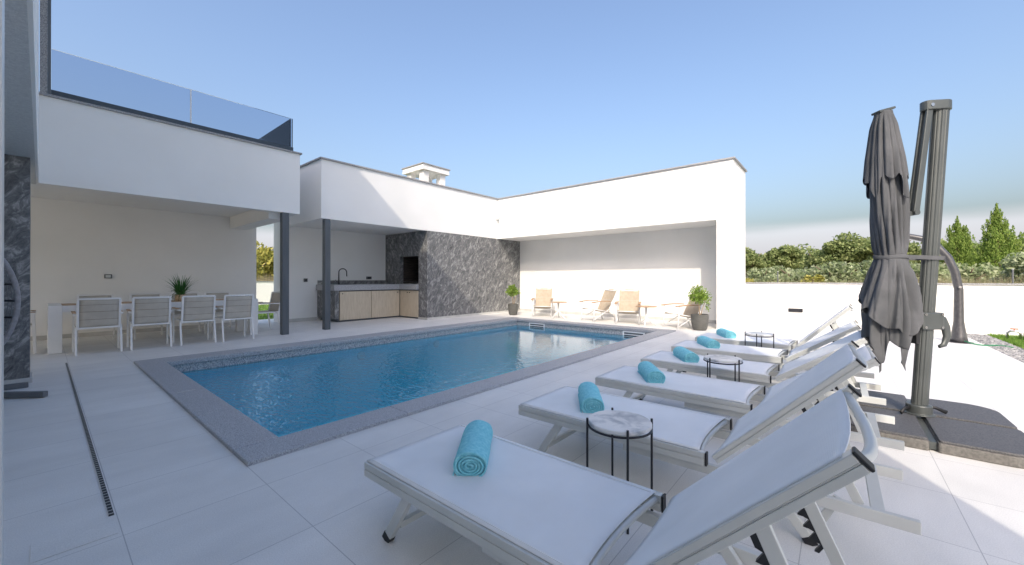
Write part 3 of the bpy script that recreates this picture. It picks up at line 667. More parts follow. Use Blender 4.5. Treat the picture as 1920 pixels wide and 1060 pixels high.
for i, (x, y, a) in enumerate(TP):
    o = make_towel(i*3.7+1); o.location = (x, y, ZS-.010 if i else ZS-.008); o.rotation_euler = (0, 0, a); o['label'] = TL[i]

# ---------------------------------------------------------------- round side tables between loungers
def make_side():
    r = thing('side_table', 'x', 'side table', group='round marble topped tables between the loungers')
    t = MB(); t.lathe([(.0, .455), (.152, .455), (.159, .460), (.159, .472), (.155, .476), (0, .476)], 48); t.build('tabletop', 'marble_top', r, smooth=False)
    for k in range(4):
        a = R(38+90*k); x, y = .164*math.cos(a), .164*math.sin(a)
        t = MB(); t.tube([(x, y, 0), (x, y, .486)], .006, 10); t.build('leg', 'black_metal', r)
    t = MB(); t.tube([(.157*math.cos(2*math.pi*i/36), .157*math.sin(2*math.pi*i/36), .447) for i in range(36)], .006, 6, closed=True); t.build('ring', 'black_metal', r)
    return r
st = make_side(); st.location = (1.905, .875, 0); st['label'] = 'round marble topped table with thin black legs between the first two loungers'
dup(st, (4.03, .84, 0), R(25), 'round table with black legs between the third and fourth loungers')
dup(st, (6.16, .845, 0), R(50), 'farthest round table with black legs between the last two loungers')

# ================================================================ CANTILEVER PARASOL
pr = thing('cantilever_parasol', 'folded grey cantilever parasol tied to its grooved pole on a dark four slab base', 'parasol', (4.66, -.49, 0))
px, py = 4.66, -.49
def Q(name, m, mb, **k): return mb.build(name, m, pr, **k)
# ballast slabs (local coordinates)
def slab(x0, x1, y0, y1, rc, corner):
    pts = []
    for cx, cy, a0 in ((x1, y1, 0), (x0, y1, 90), (x0, y0, 180), (x1, y0, 270)):
        q = rc if (cx, cy) == corner else .02
        sx = 1 if cx == x1 else -1; sy = 1 if cy == y1 else -1
        for i in range(9):
            a = R(a0 + 90*i/8); pts.append((cx - sx*q + q*math.cos(a), cy - sy*q + q*math.sin(a)))
    return pts
for x0, x1, y0, y1, cn in ((.02, .66, .02, .53, (.66, .53)), (-.69, -.02, .02, .53, (-.69, .53)), (-.69, -.02, -.53, -.02, (-.69, -.53)), (.02, .66, -.53, -.02, (.66, -.53))):
    t = MB(); t.prism(slab(x0, x1, y0, y1, .20, cn), 0, .070); o = Q('ballast_slab', 'base_edge', t, bevel=.008)
    t = MB(); t.prism(slab(x0+.008, x1-.008, y0+.008, y1-.008, .195, (cn[0]-math.copysign(.008, cn[0]), cn[1]-math.copysign(.008, cn[1]))), .0705, .088); t.build('top_face', 'base_plate', o, bevel=.004)
t = MB(); t.box(-.66, .63, -.018, .018, .01, .062); t.box(-.018, .018, -.5, -.0185, .01, .062); t.box(-.018, .018, .0185, .5, .01, .062); Q('cross_foot', 'parasol_metal', t)
lean = Vector((0.01, -.13, 2.52)); 
def pole_pt(z): return Vector((0, 0, .09)) + lean*((z-.09)/2.52)
k = 60; prof = []
for j in range(k):
    a = 2*math.pi*j/k; g_ = 1 - (.07 if j % 5 == 0 else 0); prof.append((.058*g_*math.cos(a), .045*g_*math.sin(a)))
t = MB(); ang = R(-50)
for z in (.09, 2.56):
    p = pole_pt(z)
    for x, y in prof: t.v.append((p.x + x*math.cos(ang)-y*math.sin(ang), p.y + x*math.sin(ang)+y*math.cos(ang), p.z))
t.f = [(j, (j+1) % k, k+(j+1) % k, k+j) for j in range(k)] + [tuple(range(k))[::-1], tuple(range(k, 2*k))]
Q('pole', 'parasol_metal', t)
lf = Vector((-.6417, .767, 0)); fwd = Vector((.767, .6417, 0))
top = pole_pt(2.56)
t = MB()
pl = []
for i in range(13): a = R(-90 + 180*i/12); pl.append(Vector((0, 0, 0)) - lf*(.068*math.cos(a)) + fwd*.058*math.sin(a))
for i in range(9): a = R(90 + 180*i/8); pl.append(lf*(.115 - .035*math.cos(a)) + fwd*.042*math.sin(a))
t.prism([(v.x + top.x, v.y + top.y) for v in pl], top.z, top.z + .075)
o = Q('top_bracket', 'parasol_metal', t, bevel=.006)
o_b = top + lf*.11
# strut arms down to the canopy hub slider
hub = Vector((0, 0, 0)) + lf*.25; hubz = 1.80
ca = Vector((hub.x, hub.y, 0))
arm_end = pole_pt(1.74) + lf*.165
for s in (-1, 1):
    t = MB(); t.bar(o_b + Vector((0, 0, .03)) + fwd*.022*s, arm_end + fwd*.022*s, .018, .048, side=tuple(fwd)); Q('arm', 'parasol_metal', t, bevel=.005)
t = MB(); t.tube([arm_end - fwd*.038, arm_end + fwd*.038], .022, 14); t.bar(arm_end, arm_end + lf*.07 + Vector((0, 0, -.02)), .03, .035, side=tuple(fwd)); Q('arm_joint', 'parasol_metal', t)
t = MB(); t.tube([o_b + fwd*.044 + Vector((0,0,.035)), o_b - fwd*.046 + Vector((0,0,.035))], .014, 12); Q('bolt', 'chrome', t)
# folded canopy
def axis(z):     # canopy centre line, tilted a little
    return Vector((hub.x, hub.y, z)) + lf*(.04*smooth(1.7, 2.6, z) - .02*math.exp(-((z-1.35)/.25)**2) + .01*smooth(1.2, .5, z))
rad = [(2.565, .050), (2.45, .068), (2.2, .092), (1.95, .106), (1.7, .108), (1.5, .100), (1.39, .092), (1.30, .105), (1.1, .135), (.9, .150), (.7, .145), (.45, .09)]
def rz(z):
    for (z1, r1), (z0, r0) in zip(rad, rad[1:]):
        if z0 <= z <= z1: f = (z-z0)/(z1-z0); return r0 + (r1-r0)*f*f*(3-2*f) if False else r0 + (r1-r0)*f
    return rad[-1][1] if z < .45 else rad[0][1]
def fold(a, z, sd):
    ph = .45*(2.6-z); f = math.sin(7*(a+ph*.25)+sd+1.1*math.sin(z*1.9+sd)); g_ = math.sin(3*a - z*2.2 + sd*2); h = math.sin(15*a + z*5.0 + 2*math.sin(a*2+z))
    q = 1 - abs(f)**.55; return 1 + .20*(.62-1.5*q) + .13*g_ + .05*h
def canopy(u, v):
    a = 2*math.pi*v; tail = max(0, math.sin(3*a+2.9))**1.5; hem = .70 - .24*tail + .06*math.cos(2*a+.4)
    z = 2.565 + (hem-2.565)*u; r_ = rz(max(z, .5)); p = axis(z); low = smooth(1.32, 1.0, z)
    amp = smooth(0, .12, u); k_ = 1 + (fold(a, z, .7)-1)*amp*(.85-.25*low)*(1-.6*math.exp(-((z-1.38)/.06)**2))
    k_ += low*(.20*math.sin(5*a+1.4+z*2) + .12*math.sin(9*a-z*4)) - .12*low
    return p + lf*math.cos(a)*r_*max(.2, k_) + fwd*math.sin(a)*r_*max(.2, k_)*.95
MB().grid(150, 220, canopy, wrap=True).build('canopy', 'canopy', pr, smooth=True, solid=.003)
def skirt(u, v):
    a = 2*math.pi*v; hem = .93 + .13*math.sin(a*2+.3) - .14*max(0, math.sin(3*a+.2))**2
    z = 1.365 + (hem-1.365)*u; r_ = rz(z)*(1.04+.20*u) + .004; p = axis(z)
    k_ = 1 + smooth(0, .35, u)*(.15*math.sin(4*a+.9+z*2) + .20*(.5-abs(math.sin(4.5*a+z*2.2))**.6) + .06*math.sin(13*a+z*6)) + .25*(fold(a, z, .7)-1)
    return p + lf*math.cos(a)*r_*k_ + fwd*math.sin(a)*r_*k_*.95
MB().grid(60, 200, skirt, wrap=True).build('canopy_flap', 'canopy', pr, smooth=True, solid=.003)
def vent(u, v):
    a = 2*math.pi*v; hem = 2.06 - .16*max(0, math.sin(4*a+2.2)) - .06*abs(math.sin(4.5*a))
    z = 2.58 + (hem-2.58)*u; r_ = rz(max(z, 1.9))*1.08 + .004 + .012*u; p = axis(z)
    k_ = 1 + (fold(a+.1, z, 1.6)-1)*.95*smooth(0, .2, u); return p + lf*math.cos(a)*r_*k_ + fwd*math.sin(a)*r_*k_*.95
MB().grid(60, 160, vent, wrap=True).build('vent_flap', 'canopy', pr, smooth=True, solid=.003)
# tie band round canopy and pole
ring = []
pc = axis(1.38); pp_ = pole_pt(1.38)
for i in range(40):
    a = 2*math.pi*i/40; ring.append(pc + lf*math.cos(a)*.108*(1+.03*math.sin(5*a)) + fwd*math.sin(a)*.102 + Vector((0, 0, .004*math.sin(3*a))))
t = MB(); t.tube(ring, .016, 8, closed=True, flat=.35, ref=(0, 0, 1))
for s in (-1, 1): t.bar(pc + fwd*s*.085 - lf*.06, pp_ + fwd*s*.055 - lf*.05 + Vector((0, 0, -.01)), .006, .032, side=tuple(fwd))
t.bar(pp_ - lf*.063 + fwd*.052 + Vector((0,0,-.01)), pp_ - lf*.063 - fwd*.052 + Vector((0,0,-.01)), .006, .032, side=tuple(lf))
Q('tie_strap', 'canopy', t)
t = MB(); tp_ = axis(2.6); t.bar(tp_ + lf*.065 + Vector((0, 0, -.025)), tp_ - lf*.065 + Vector((0, 0, .01)), .08, .018, side=tuple(fwd)); t.tube([tp_ - Vector((0,0,.05)), tp_ - Vector((0, 0, .01))], .03, 12); Q('canopy_cap', 'parasol_metal', t, bevel=.003)
t = MB(); t.tube([axis(2.5), axis(1.0)], .02, 10); Q('canopy_mast', 'parasol_metal', t)
# crank housing with hooked handle
p0 = pole_pt(.86)
t = MB(); t.bar(p0 + lf*.085, p0 - lf*.09, .125, .14, side=tuple(fwd)); hs = Q('crank_housing', 'parasol_metal', t, bevel=.01)
hk = [p0 - lf*.085 + Vector((0, 0, .015)), p0 - lf*.13 + Vector((0, 0, .0)), p0 - lf*.165 + Vector((0, 0, -.06)), p0 - lf*.175 + Vector((0, 0, -.13)), p0 - lf*.15 + Vector((0, 0, -.20)), p0 - lf*.11 + Vector((0, 0, -.215))]
t = MB(); t.tube(hk, [.048, .042, .034, .028, .022, .014], 12, flat=.7); t.build('handle', 'parasol_metal', hs, smooth=True)
t = MB()
for a_ in (-.065, .07):
    for b_ in (-.05, .055): q = p0 - lf*a_ + Vector((0, 0, b_)); t.tube([q - fwd*.0628, q - fwd*.069], .010, 10)
t.build('screw', 'chrome', hs)
t = MB(); p1 = pole_pt(.72); t.bar(p1 + lf*.075 + Vector((0,0,.35)), p1 + lf*.075 + Vector((0,0,-.05)), .05, .03, side=tuple(fwd)); Q('slide_block', 'rubber', t, bevel=.004)
t = MB(); t.lathe([(.098, .088), (.098, .096), (.080, .10), (.080, .16), (.075, .168), (.04, .169)], 36); Q('flange', 'parasol_metal', t, bevel=.003)
for s, m_ in ((1, 'rubber'), (-1, 'rubber')):
    t = MB(); b0 = lf*.075*s; t.tube([b0 + Vector((0, 0, .14)), b0 + lf*.05*s - fwd*.01 + Vector((0, 0, .14)), b0 + lf*.11*s - fwd*.04 + Vector((0, 0, .11))], [.014, .012, .017], 10, flat=.6); Q('pedal', m_, t, smooth=True)

# ================================================================ OUTDOOR SHOWER, hose, pipes
sh = thing('outdoor_shower', 'dark grey curved solar shower standing near the white garden wall', 'shower', (11.2, -1.71, 0))
sp = [(0, 0, .0), (0, 0, .12), (0, 0, .4), (0, .0, 1.0), (0, .05, 1.35), (0, .14, 1.62), (0, .30, 1.87), (0, .48, 2.0), (0, .66, 2.06), (0, .82, 2.085)]
t = MB(); t.tube(sp, [.17, .14, .095, .085, .082, .082, .080, .076, .070, .062], 18, flat=.75); o = t.build('body', 'shower', sh, smooth=True)
t = MB(); t.tube([(0, .82, 2.085), (0, 1.02, 2.14)], [.075, .095], 16, flat=.6); t.build('shower_head', 'shower', sh)
t = MB(); t.tube([(-.085, 0, 1.05), (-.13, 0, 1.05)], .022, 10); t.build('valve_knob', 'chrome', sh)
t = MB(); t.lathe([(.19, 0), (.19, .012), (.1, .02)], 24); t.build('foot_plate', 'black_metal', sh)
ho = MB(); ho.tube([(11.0+.0, -1.75, .05), (10.9, -1.85, .02), (10.85, -1.95, .012), (10.95, -2.08, .012), (11.1, -2.2, .005), (10.9, -2.3, .005)], .011, 8)
tag(ho.build('garden_hose', 'hose', smooth=True), 'thin green garden hose lying at the foot of the shower', 'hose')
vm = thing('pipe_manifold', 'small brass pipe loop with red handles standing on the lawn by the wall', 'pipe', (12.35, -2.62, 0))
for y in (0, -.22):
    t = MB(); t.tube([(0, y+.09, 0), (0, y+.09, .13), (0, y+.05, .17), (0, y-.04, .17), (0, y-.08, .13), (0, y-.08, 0)], .02, 8); t.build('pipe', 'chrome', vm, smooth=True)
    t = MB(); t.tube([(0, y, .17), (0, y, .215)], .01, 8); t.tube([(0, y-.05, .215), (0, y+.05, .215)], .012, 8); t.build('handle', 'red', vm)

# ================================================================ DINING SET
dt = thing('dining_table', 'long white dining table with slatted teak top under the balcony', 'table', (1.55, 10.2, 0))
t = MB()
TY0, TY1 = 9.72, 10.72
for i in range(9): t.box(.225, 2.865, TY0+.045+i*.1025, TY0+.045+i*.1025+.098, .735, .762)
for i in range(1, 4): pass
t.build('tabletop', 'teak', dt, world=True, bevel=.002)
t = MB(); t.box(.222, 2.868, TY0, TY0+.04, .66, .765); t.box(.222, 2.868, TY1-.04, TY1, .66, .765); t.box(.222, 2.868, TY0+.041, TY1-.041, .66, .733); t.build('apron', 'white_metal', dt, world=True)
for x0, x1 in ((.065, .22), (2.87, 3.02)):
    t = MB(); t.box(x0, x1, TY0-.012, TY0+.13, 0, .772); t.box(x0, x1, TY1-.13, TY1+.012, 0, .772); t.box(x0, x1, TY0+.13, TY1-.13, .655, .772)
    t.build('leg', 'white_metal', dt, world=True, bevel=.006)
def make_dchair():
    r = thing('dining_chair', 'x', 'chair', group='white and taupe dining chairs round the long table')
    W = .235; wm = 'white_metal'
    t = MB()
    for s in (-1, 1):   # back posts
        t.bar((s*W, -.225, .40), (s*W, -.31, .885), .030, .030)
    n = 10
    for i in range(n): 
        a = -W + 2*W*i/n; b_ = -W + 2*W*(i+1)/n; f = lambda q: -.31 - .028*(1-(q/W)**2)
        t.bar((a, f(a), .885), (b_, f(b_), .885), .028, .03, side=(0, 1, 0))
    t.bar((-W, -.228, .42), (W, -.228, .42), .028, .030, side=(0, 1, 0))
    t.build('back_frame', wm, r, bevel=.004)
    def bs(u, v):
        x = (-W+.014) + (2*W-.028)*v; z = .435 + (.872-.435)*u; y = -.229 - (z-.42)*.178 - .026*(1-(2*v-1)**2)*(.3+.7*u)
        return (x, y, z)
    MB().grid(12, 8, bs).build('backrest', 'taupe', r, smooth=True, solid=.012)
    t = MB()
    for z in (.555, .68, .79): t.tube([Vector(bs((z-.435)/.437, v/8)) + Vector((0, -.008, 0)) for v in range(9)], .0022, 5)
    t.build('seam', 'bark', r)
    MB().grid(8, 8, lambda u, v: (-W+.02+(2*W-.04)*v, -.20+.44*u, .43+.02*u-.022*math.sin(math.pi*v))).build('seat', 'taupe', r, smooth=True, solid=.014)
    t = MB(); t.box(-W, W, .235, .262, .42, .452)
    for s in (-1, 1): t.box(s*W-.013, s*W+.013, -.225, .234, .425, .452)
    t.build('seat_frame', wm, r, bevel=.003)
    for s in (-1, 1):
        t = MB(); t.bar((s*(W+.018), -.205, .44), (s*(W+.018), -.285, 0), .026, .030); t.build('leg', wm, r, bevel=.003)
        t = MB(); t.bar((s*(W+.03), .235, .645), (s*(W+.03), .255, 0), .026, .034); t.build('leg', wm, r, bevel=.003)
        t = MB(); t.bar((s*(W+.03), -.26, .635), (s*(W+.03), .27, .655), .040, .022); o = t.build('armrest', wm, r, bevel=.004)
        t = MB(); t.bar((s*(W+.03), -.10, .655), (s*(W+.03), .262, .6685), .046, .012); t.build('arm_pad', 'teak', o, bevel=.003)
    return r
dc = make_dchair()
FR = ['at the left end of the near row', 'second from the left in the near row', 'third from the left in the near row', 'at the right end of the near row']
fx_ = [.60, 1.235, 1.86, 2.475]
dc.location = (fx_[0], 9.43, 0); dc['label'] = 'taupe and white dining chair seen from behind ' + FR[0]
for i in range(1, 4): dup(dc, (fx_[i], 9.43 - .03*i, 0), R((0, -2, 1, 2)[i]), 'taupe and white dining chair seen from behind ' + FR[i])
BR = ['above the leftmost near chair', 'just left of the leafy centrepiece', 'just right of the leafy centrepiece', 'near the right end of the table']
for i, x in enumerate((.69, 1.44, 2.06, 2.68)):
    dup(dc, (x, 11.02, 0), R(180 + (0, 3, -2, 1)[i]), 'dining chair on the far side of the table, ' + BR[i])
dup(dc, (3.29, 10.25, 0), R(96), 'dining chair at the right end of the table by the dark column')
dup(dc, (-.32, 10.25, 0), R(-90), 'dining chair at the left end of the table, mostly behind the marble wall')

def leafquad(mb, c, s, rr, asp=.5, up=None):
    d_ = Vector((rr.gauss(0, 1), rr.gauss(0, 1), rr.gauss(0, 1))) if up is None else Vector((rr.gauss(0, .35), rr.gauss(0, .35), 1))
    d_.normalize(); a = d_.cross(Vector((rr.gauss(0, 1), rr.gauss(0, 1), rr.gauss(0, 1)))); 
    if a.length < 1e-3: return
    a.normalize(); c = Vector(c); k = len(mb.v)
    mb.v += [tuple(c - d_*s), tuple(c + a*s*asp), tuple(c + d_*s), tuple(c - a*s*asp)]; mb.f.append((k, k+1, k+2, k+3))
# table plant
tpn = thing('table_plant', 'spiky green grass plant in a woven pot on the dining table', 'plant', (1.80, 10.2, .763))
t = MB(); t.lathe([(.065, 0), (.085, .02), (.092, .07), (.085, .12), (.078, .125), (.07, .11)], 24); t.build('pot', 'basket', tpn)
t = MB(); rr = random.Random(5)
for i in range(150):
    a = rr.uniform(0, 2*math.pi); el = abs(rr.gauss(.1, .62)); Ln = rr.uniform(.28, .48); w_ = .007
    p_ = Vector((.03*math.cos(a), .03*math.sin(a), .10)); th = el*.5; side = Vector((-math.sin(a), math.cos(a), 0))
    pts_ = []
    for k_ in range(6):
        f = k_/5; wv = w_*(1-f**2)+.0008; pts_ += [p_ - side*wv, p_ + side*wv]
        th += el*.28 + .03; p_ = p_ + Vector((math.cos(a)*math.sin(th), math.sin(a)*math.sin(th), math.cos(th)))*Ln/5
    t.add(pts_, [(2*k_, 2*k_+1, 2*k_+3, 2*k_+2) for k_ in range(5)])
t.build('leaves', 'leaf_grass', tpn)
tr_ = MB(); tr_.lathe([(.10, 0), (.13, .008), (.135, .016), (.12, .012)], 28)
o = tr_.build('serving_plate', 'white_metal'); o.location = (2.06, 9.95, .7635); tag(o, 'flat white plate on the teak tabletop right of the plant', 'plate')

# ================================================================ LOUNGE CORNER: folding armchairs, round tables, potted trees
def make_armchair():
    r = thing('lounge_armchair', 'x', 'armchair', group='beige armchairs in front of the lounge wing')   # faces -X locally
    W = .27; wm = 'white_metal'
    def seat(u, v): return (-.30+.52*u, -W+2*W*v, .36 - .10*u - .018*math.sin(math.pi*v))
    MB().grid(8, 8, seat).build('seat', 'beige', r, smooth=True, solid=.02)
    def back(u, v):
        e = 1-(2*v-1)**2; h_ = .62*u
        if u > .93: h_ += .02*smooth(.2, .3, v)*smooth(.8, .7, v)
        return (.20+.30*u + .03*e, -W+2*W*v, .25+.63*u + (.02*smooth(.25, .32, v)*smooth(.75, .68, v) if u > .9 else 0))
    MB().grid(16, 24, back).build('backrest', 'beige', r, smooth=False, solid=.02)
    t = MB(); t.tube([Vector(back(.55, v/8)) + Vector((-.013, 0, .0)) for v in range(9)], .004, 5); t.build('seam', 'taupe', r)
    for s in (-1, 1):
        y = s*(W+.03)
        t = MB(); t.tube([(-.34, y, .0), (-.31, y, .30), (-.29, y, .545)], .015, 8); t.build('leg', wm, r, smooth=True)
        t = MB(); t.tube([(.42, y, 0), (.28, y, .555)], .015, 8); t.build('leg', wm, r, smooth=True)
        t = MB(); t.tube([(-.30, y-s*.02, .06), (.22, y-s*.02, .34), (.50, y-s*.02, .86)], .013, 8); t.tube([(-.31, y-s*.012, .36), (.24, y-s*.012, .26)], .012, 8); t.build('side_rail', wm, r, smooth=True)
        def ar(u, v): return (-.38+.62*u, y - .035 + .07*v, .565 + .012*math.sin(math.pi*u) - .02*(1-u)**2)
        MB().grid(10, 3, ar).build('armrest', 'teak', r, smooth=True, solid=.022)
    for x, z, w_, q in ((-.30, .335, W+.02, .013), (.50, .865, W+.01, .013), (.36, .22, W+.02, .012)):
        t = MB(); t.tube([(x, -w_, z), (x, w_, z)], q, 8); t.build('cross_tube', wm, r, smooth=True)
    return r
ac = make_armchair(); ac.location = (10.42, 7.42, 0); ac.rotation_euler = (0, 0, R(30)); ac['label'] = 'beige armchair facing the pool, nearest the marble wall and left potted tree'
dup(ac, (10.30, 5.42, 0), R(-26), 'beige armchair turned sideways just right of the left teak table')
dup(ac, (10.30, 4.47, 0), R(20), 'beige armchair facing the pool just left of the right teak table')
dup(ac, (10.18, 3.02, 0), R(-38), 'beige armchair turned sideways behind the right potted tree')
def make_rt():
    r = thing('bistro_table', 'x', 'table', group='round teak tables between the armchairs')
    t = MB(); t.lathe([(0, .485), (.255, .485), (.262, .492), (.262, .502), (.255, .508), (0, .508)], 40); t.build('tabletop', 'teak', r)
    t = MB(); t.tube([(0, 0, .20), (0, 0, .484)], .030, 14); t.build('pedestal', 'white_metal', r)
    for k_ in range(3):
        a = R(30+120*k_); t = MB(); t.tube([(0, 0, .24), (.06*math.cos(a), .06*math.sin(a), .17), (.24*math.cos(a), .24*math.sin(a), .0)], .016, 8); t.build('leg', 'white_metal', r, smooth=True)
    return r
rt = make_rt(); rt.location = (10.12, 6.62, 0); rt['label'] = 'round teak table on white tripod between the two left armchairs'
dup(rt, (9.98, 3.85, 0), R(40), 'round teak table on white tripod between the two right armchairs')
def potted(loc, label, s, sd, lean=0):
    r = thing('potted_tree', label, 'potted plant', loc, group='small trees in grey pots by the lounge'); rr = random.Random(sd)
    t = MB(); t.lathe([(.125*s, 0), (.150*s, .05), (.175*s, .18), (.182*s, .37), (.170*s, .375), (.165*s, .33)], 32); t.build('pot', 'pot', r, smooth=False)
    t = MB(); t.lathe([(.16*s, .325), (.15*s, .335), (.01, .345)], 24); t.build('soil', 'soil', r)
    t = MB()
    t.tube([(0, 0, .33), (.012, .015, .5), (-.01, .03, .66), (.0, .02, .80)], [.014, .012, .010, .006], 8); t.tube([(.02, -.01, .33), (.04, -.05, .5), (.05, -.09, .64), (.06, -.10, .75)], [.011, .010, .008, .005], 8)
    t.tube([(0, .02, .62), (.05, .08, .72)], [.007, .004], 6)
    t.build('trunk', 'stem', r, smooth=True)
    t = MB()
    blobs = [((0, .03, .84), .17, 360), ((.05, -.10, .78), .12, 170), ((-.03, .13, .76), .12, 170), ((.03, .05, .93), .10, 110), ((-.05, -.04, .72), .11, 110)]
    for c_, q, n in blobs:
        for _ in range(int(n*1.1)):
            d_ = Vector((rr.gauss(0, 1), rr.gauss(0, 1), rr.gauss(0, .9))).normalized()*q*rr.uniform(.35, 1.25)*s
            leafquad(t, Vector(c_)*1 + d_, rr.uniform(.02, .042), rr, .42)
    if lean:
        for _ in range(45): leafquad(t, Vector((0, -.17, .56)) + Vector((rr.gauss(0, .03), rr.gauss(0, .03), rr.gauss(0, .05))), .026, rr, .42)
    t.build('leaves', 'leaf_pot', r)
potted((10.12, 8.42, 0), 'small yellow green tree in a grey pot against the dark marble wall', .95, 3)
potted((9.95, 2.56, 0), 'small bright green tree in a grey pot before the white pier', 1.07, 9, 1)

# ================================================================ HANGING EGG CHAIR (mostly outside the frame on the left)
eg = thing('hanging_egg_chair', 'dark hanging egg chair with pale cushion before the marble wall at left edge', 'hanging chair', (-.77, 6.55, 0))
t = MB(); c0 = Vector((.06, -.25, .98)); a_, b_ = .56, .74
t.tube([c0 + Vector((a_*math.cos(q), .0, b_*math.sin(q))) for q in [2*math.pi*i/48 for i in range(48)]], .020, 8, closed=True, ref=(0, 1, 0)); t.build('rim', 'rim', eg, smooth=True)
t = MB()
for k_ in range(1, 8):
    z = -.9 + .225*k_; zz = b_*z; w_ = a_*math.sqrt(max(0, 1-z*z))
    t.tube([c0 + Vector((w_*math.cos(q), .42*w_/a_*math.sin(q), zz)) for q in [math.pi*i/16 for i in range(17)]], .011, 6)
t.build('basket_hoop', 'black_metal', eg, smooth=True)
t = MB()
for k_ in range(1, 26):
    q = math.pi*k_/26
    t.tube([c0 + Vector((a_*math.cos(q)*math.cos(p), .42*math.sin(q)*math.cos(p), b_*math.sin(p))) for p in [R(-88+176*i/14) for i in range(15)]], .0035, 5)
t.build('basket_weave', 'grey_box', eg, smooth=True)
def cush(u, v):
    p_ = math.pi*(u-.5); q = 2*math.pi*v; return c0 + Vector((.42*math.cos(p_)*math.cos(q), .10+.15*math.cos(p_)*math.sin(q), -.42 + .14*math.sin(p_)))
MB().grid(12, 24, cush, wrap=True).build('seat_cushion', 'cushion', eg, smooth=True)
def cush2(u, v):
    p_ = math.pi*(u-.5); q = 2*math.pi*v; return c0 + Vector((.36*math.cos(p_)*math.cos(q), .20+.10*math.cos(p_)*math.sin(q), -.12 + .24*math.sin(p_)))
MB().grid(12, 24, cush2, wrap=True).build('back_cushion', 'cushion', eg, smooth=True)
t = MB(); t.tube([(.06, .42, .05), (.06, .50, .9), (.06, .44, 1.6), (.06, .20, 2.02), (.06, -.10, 2.08), (.06, -.25, 2.0)], .028, 10); t.tube([(.06, -.25, 2.0), c0 + Vector((0, 0, b_))], .006, 6); t.build('stand', 'grey_box', eg, smooth=True)
for q0, q1 in (((-.6, .38, .03), (.68, .38, .03)), ((.06, .40, .035), (.80, -.36, .035)), ((.06, .40, .035), (-.70, -.36, .035))):
    t = MB(); t.bar(q0, q1, .06, .045, side=(0, 0, 1)) if False else t.bar(q0, q1, .055, .05, side=(0, 0, 1)); t.build('base_leg', 'grey_box', eg, bevel=.005)

# ================================================================ VEGETATION beyond the walls
def crown(mb, c, rx, ry, rz_, n, s, rr, lobes=14, up=None):
    c = Vector(c); lb = []
    for _ in range(lobes):
        d_ = Vector((rr.gauss(0, 1), rr.gauss(0, 1), rr.gauss(0, .8))).normalized()*rr.uniform(.35, .8)
        lb.append((Vector((d_.x*rx, d_.y*ry, d_.z*rz_)), rr.uniform(.28, .5)))
    for i in range(n):
        o_, q = lb[rr.randrange(len(lb))]
        d_ = Vector((rr.gauss(0, 1), rr.gauss(0, 1), rr.gauss(0, 1))).normalized()*(rr.random()**.35)*q
        leafquad(mb, c + o_ + Vector((d_.x*rx, d_.y*ry, d_.z*rz_)), s*rr.uniform(.6, 1.3), rr, .55, up)
def pos(az, d):     # a point at compass angle az (degrees from +X) and distance d
    return d*math.cos(R(az)), d*math.sin(R(az))
def tree(az, d, h, wd, kind, label, sd, n=5000, cat='tree', name='broadleaf_tree', trunk=.25):
    x, y = pos(az, d); z = terr(x, y); rr = random.Random(sd)
    r = thing(name, label, cat, (x, y, z), group={'leaf_dark': 'green trees beyond the wall', 'leaf_olive': 'silver green olive bushes beyond the wall', 'leaf_yellow': 'yellowish bushes beyond the wall'}[kind])
    t = MB(); t.tube([(0, 0, -.2), (.05, .03, h*.25), (-.03, .06, h*.5), (0, 0, h*.75)], [wd*.05, wd*.04, wd*.03, wd*.012], 8)
    for k_ in range(6):
        a = rr.uniform(0, 6.28); t.tube([(0, 0, h*(.2+.07*k_)), (math.cos(a)*wd*.2, math.sin(a)*wd*.2, h*(.38+.07*k_)), (math.cos(a)*wd*.36, math.sin(a)*wd*.36, h*(.5+.07*k_))], [wd*.022, wd*.015, wd*.006], 6)
    t.build('trunk', 'bark', r, smooth=True)
    t = MB(); zc = h*(.5+trunk/2); crown(t, (0, 0, zc), wd*.5, wd*.5, h*(.5-trunk/2)*1.0, n, .11*math.sqrt(d/30)*(1 if kind != 'leaf_olive' else .8), rr, lobes=16)
    t.build('crown', kind, r)
# azimuths, degrees from the +X axis (photo right side: 9.5 down to -13)
tree(9.0, 36, 2.7, 2.6, 'leaf_dark', 'rounded green tree just right of the white pier', 21)
tree(5.5, 38, 3.0, 2.9, 'leaf_dark', 'broad dark green tree second from the white pier', 22)
tree(2.2, 40, 2.7, 2.8, 'leaf_dark', 'lower green tree between the broad tree and the tallest clump', 23)
tree(-.8, 36, 3.55, 3.6, 'leaf_dark', 'tall broad green tree left of the folded parasol', 24, 7000)
tree(-3.9, 34, 3.2, 3.2, 'leaf_dark', 'green tree partly hidden by the folded parasol canopy', 25)
tree(-7.2, 38, 2.9, 2.8, 'leaf_dark', 'small green tree between the parasol pole and the cypresses', 26)
tree(-10.3, 40, 2.9, 2.8, 'leaf_dark', 'green tree between the two cypresses in the back', 27)
tree(-13.6, 36, 2.7, 3.0, 'leaf_dark', 'green tree at the right edge behind the tall cypress', 28)
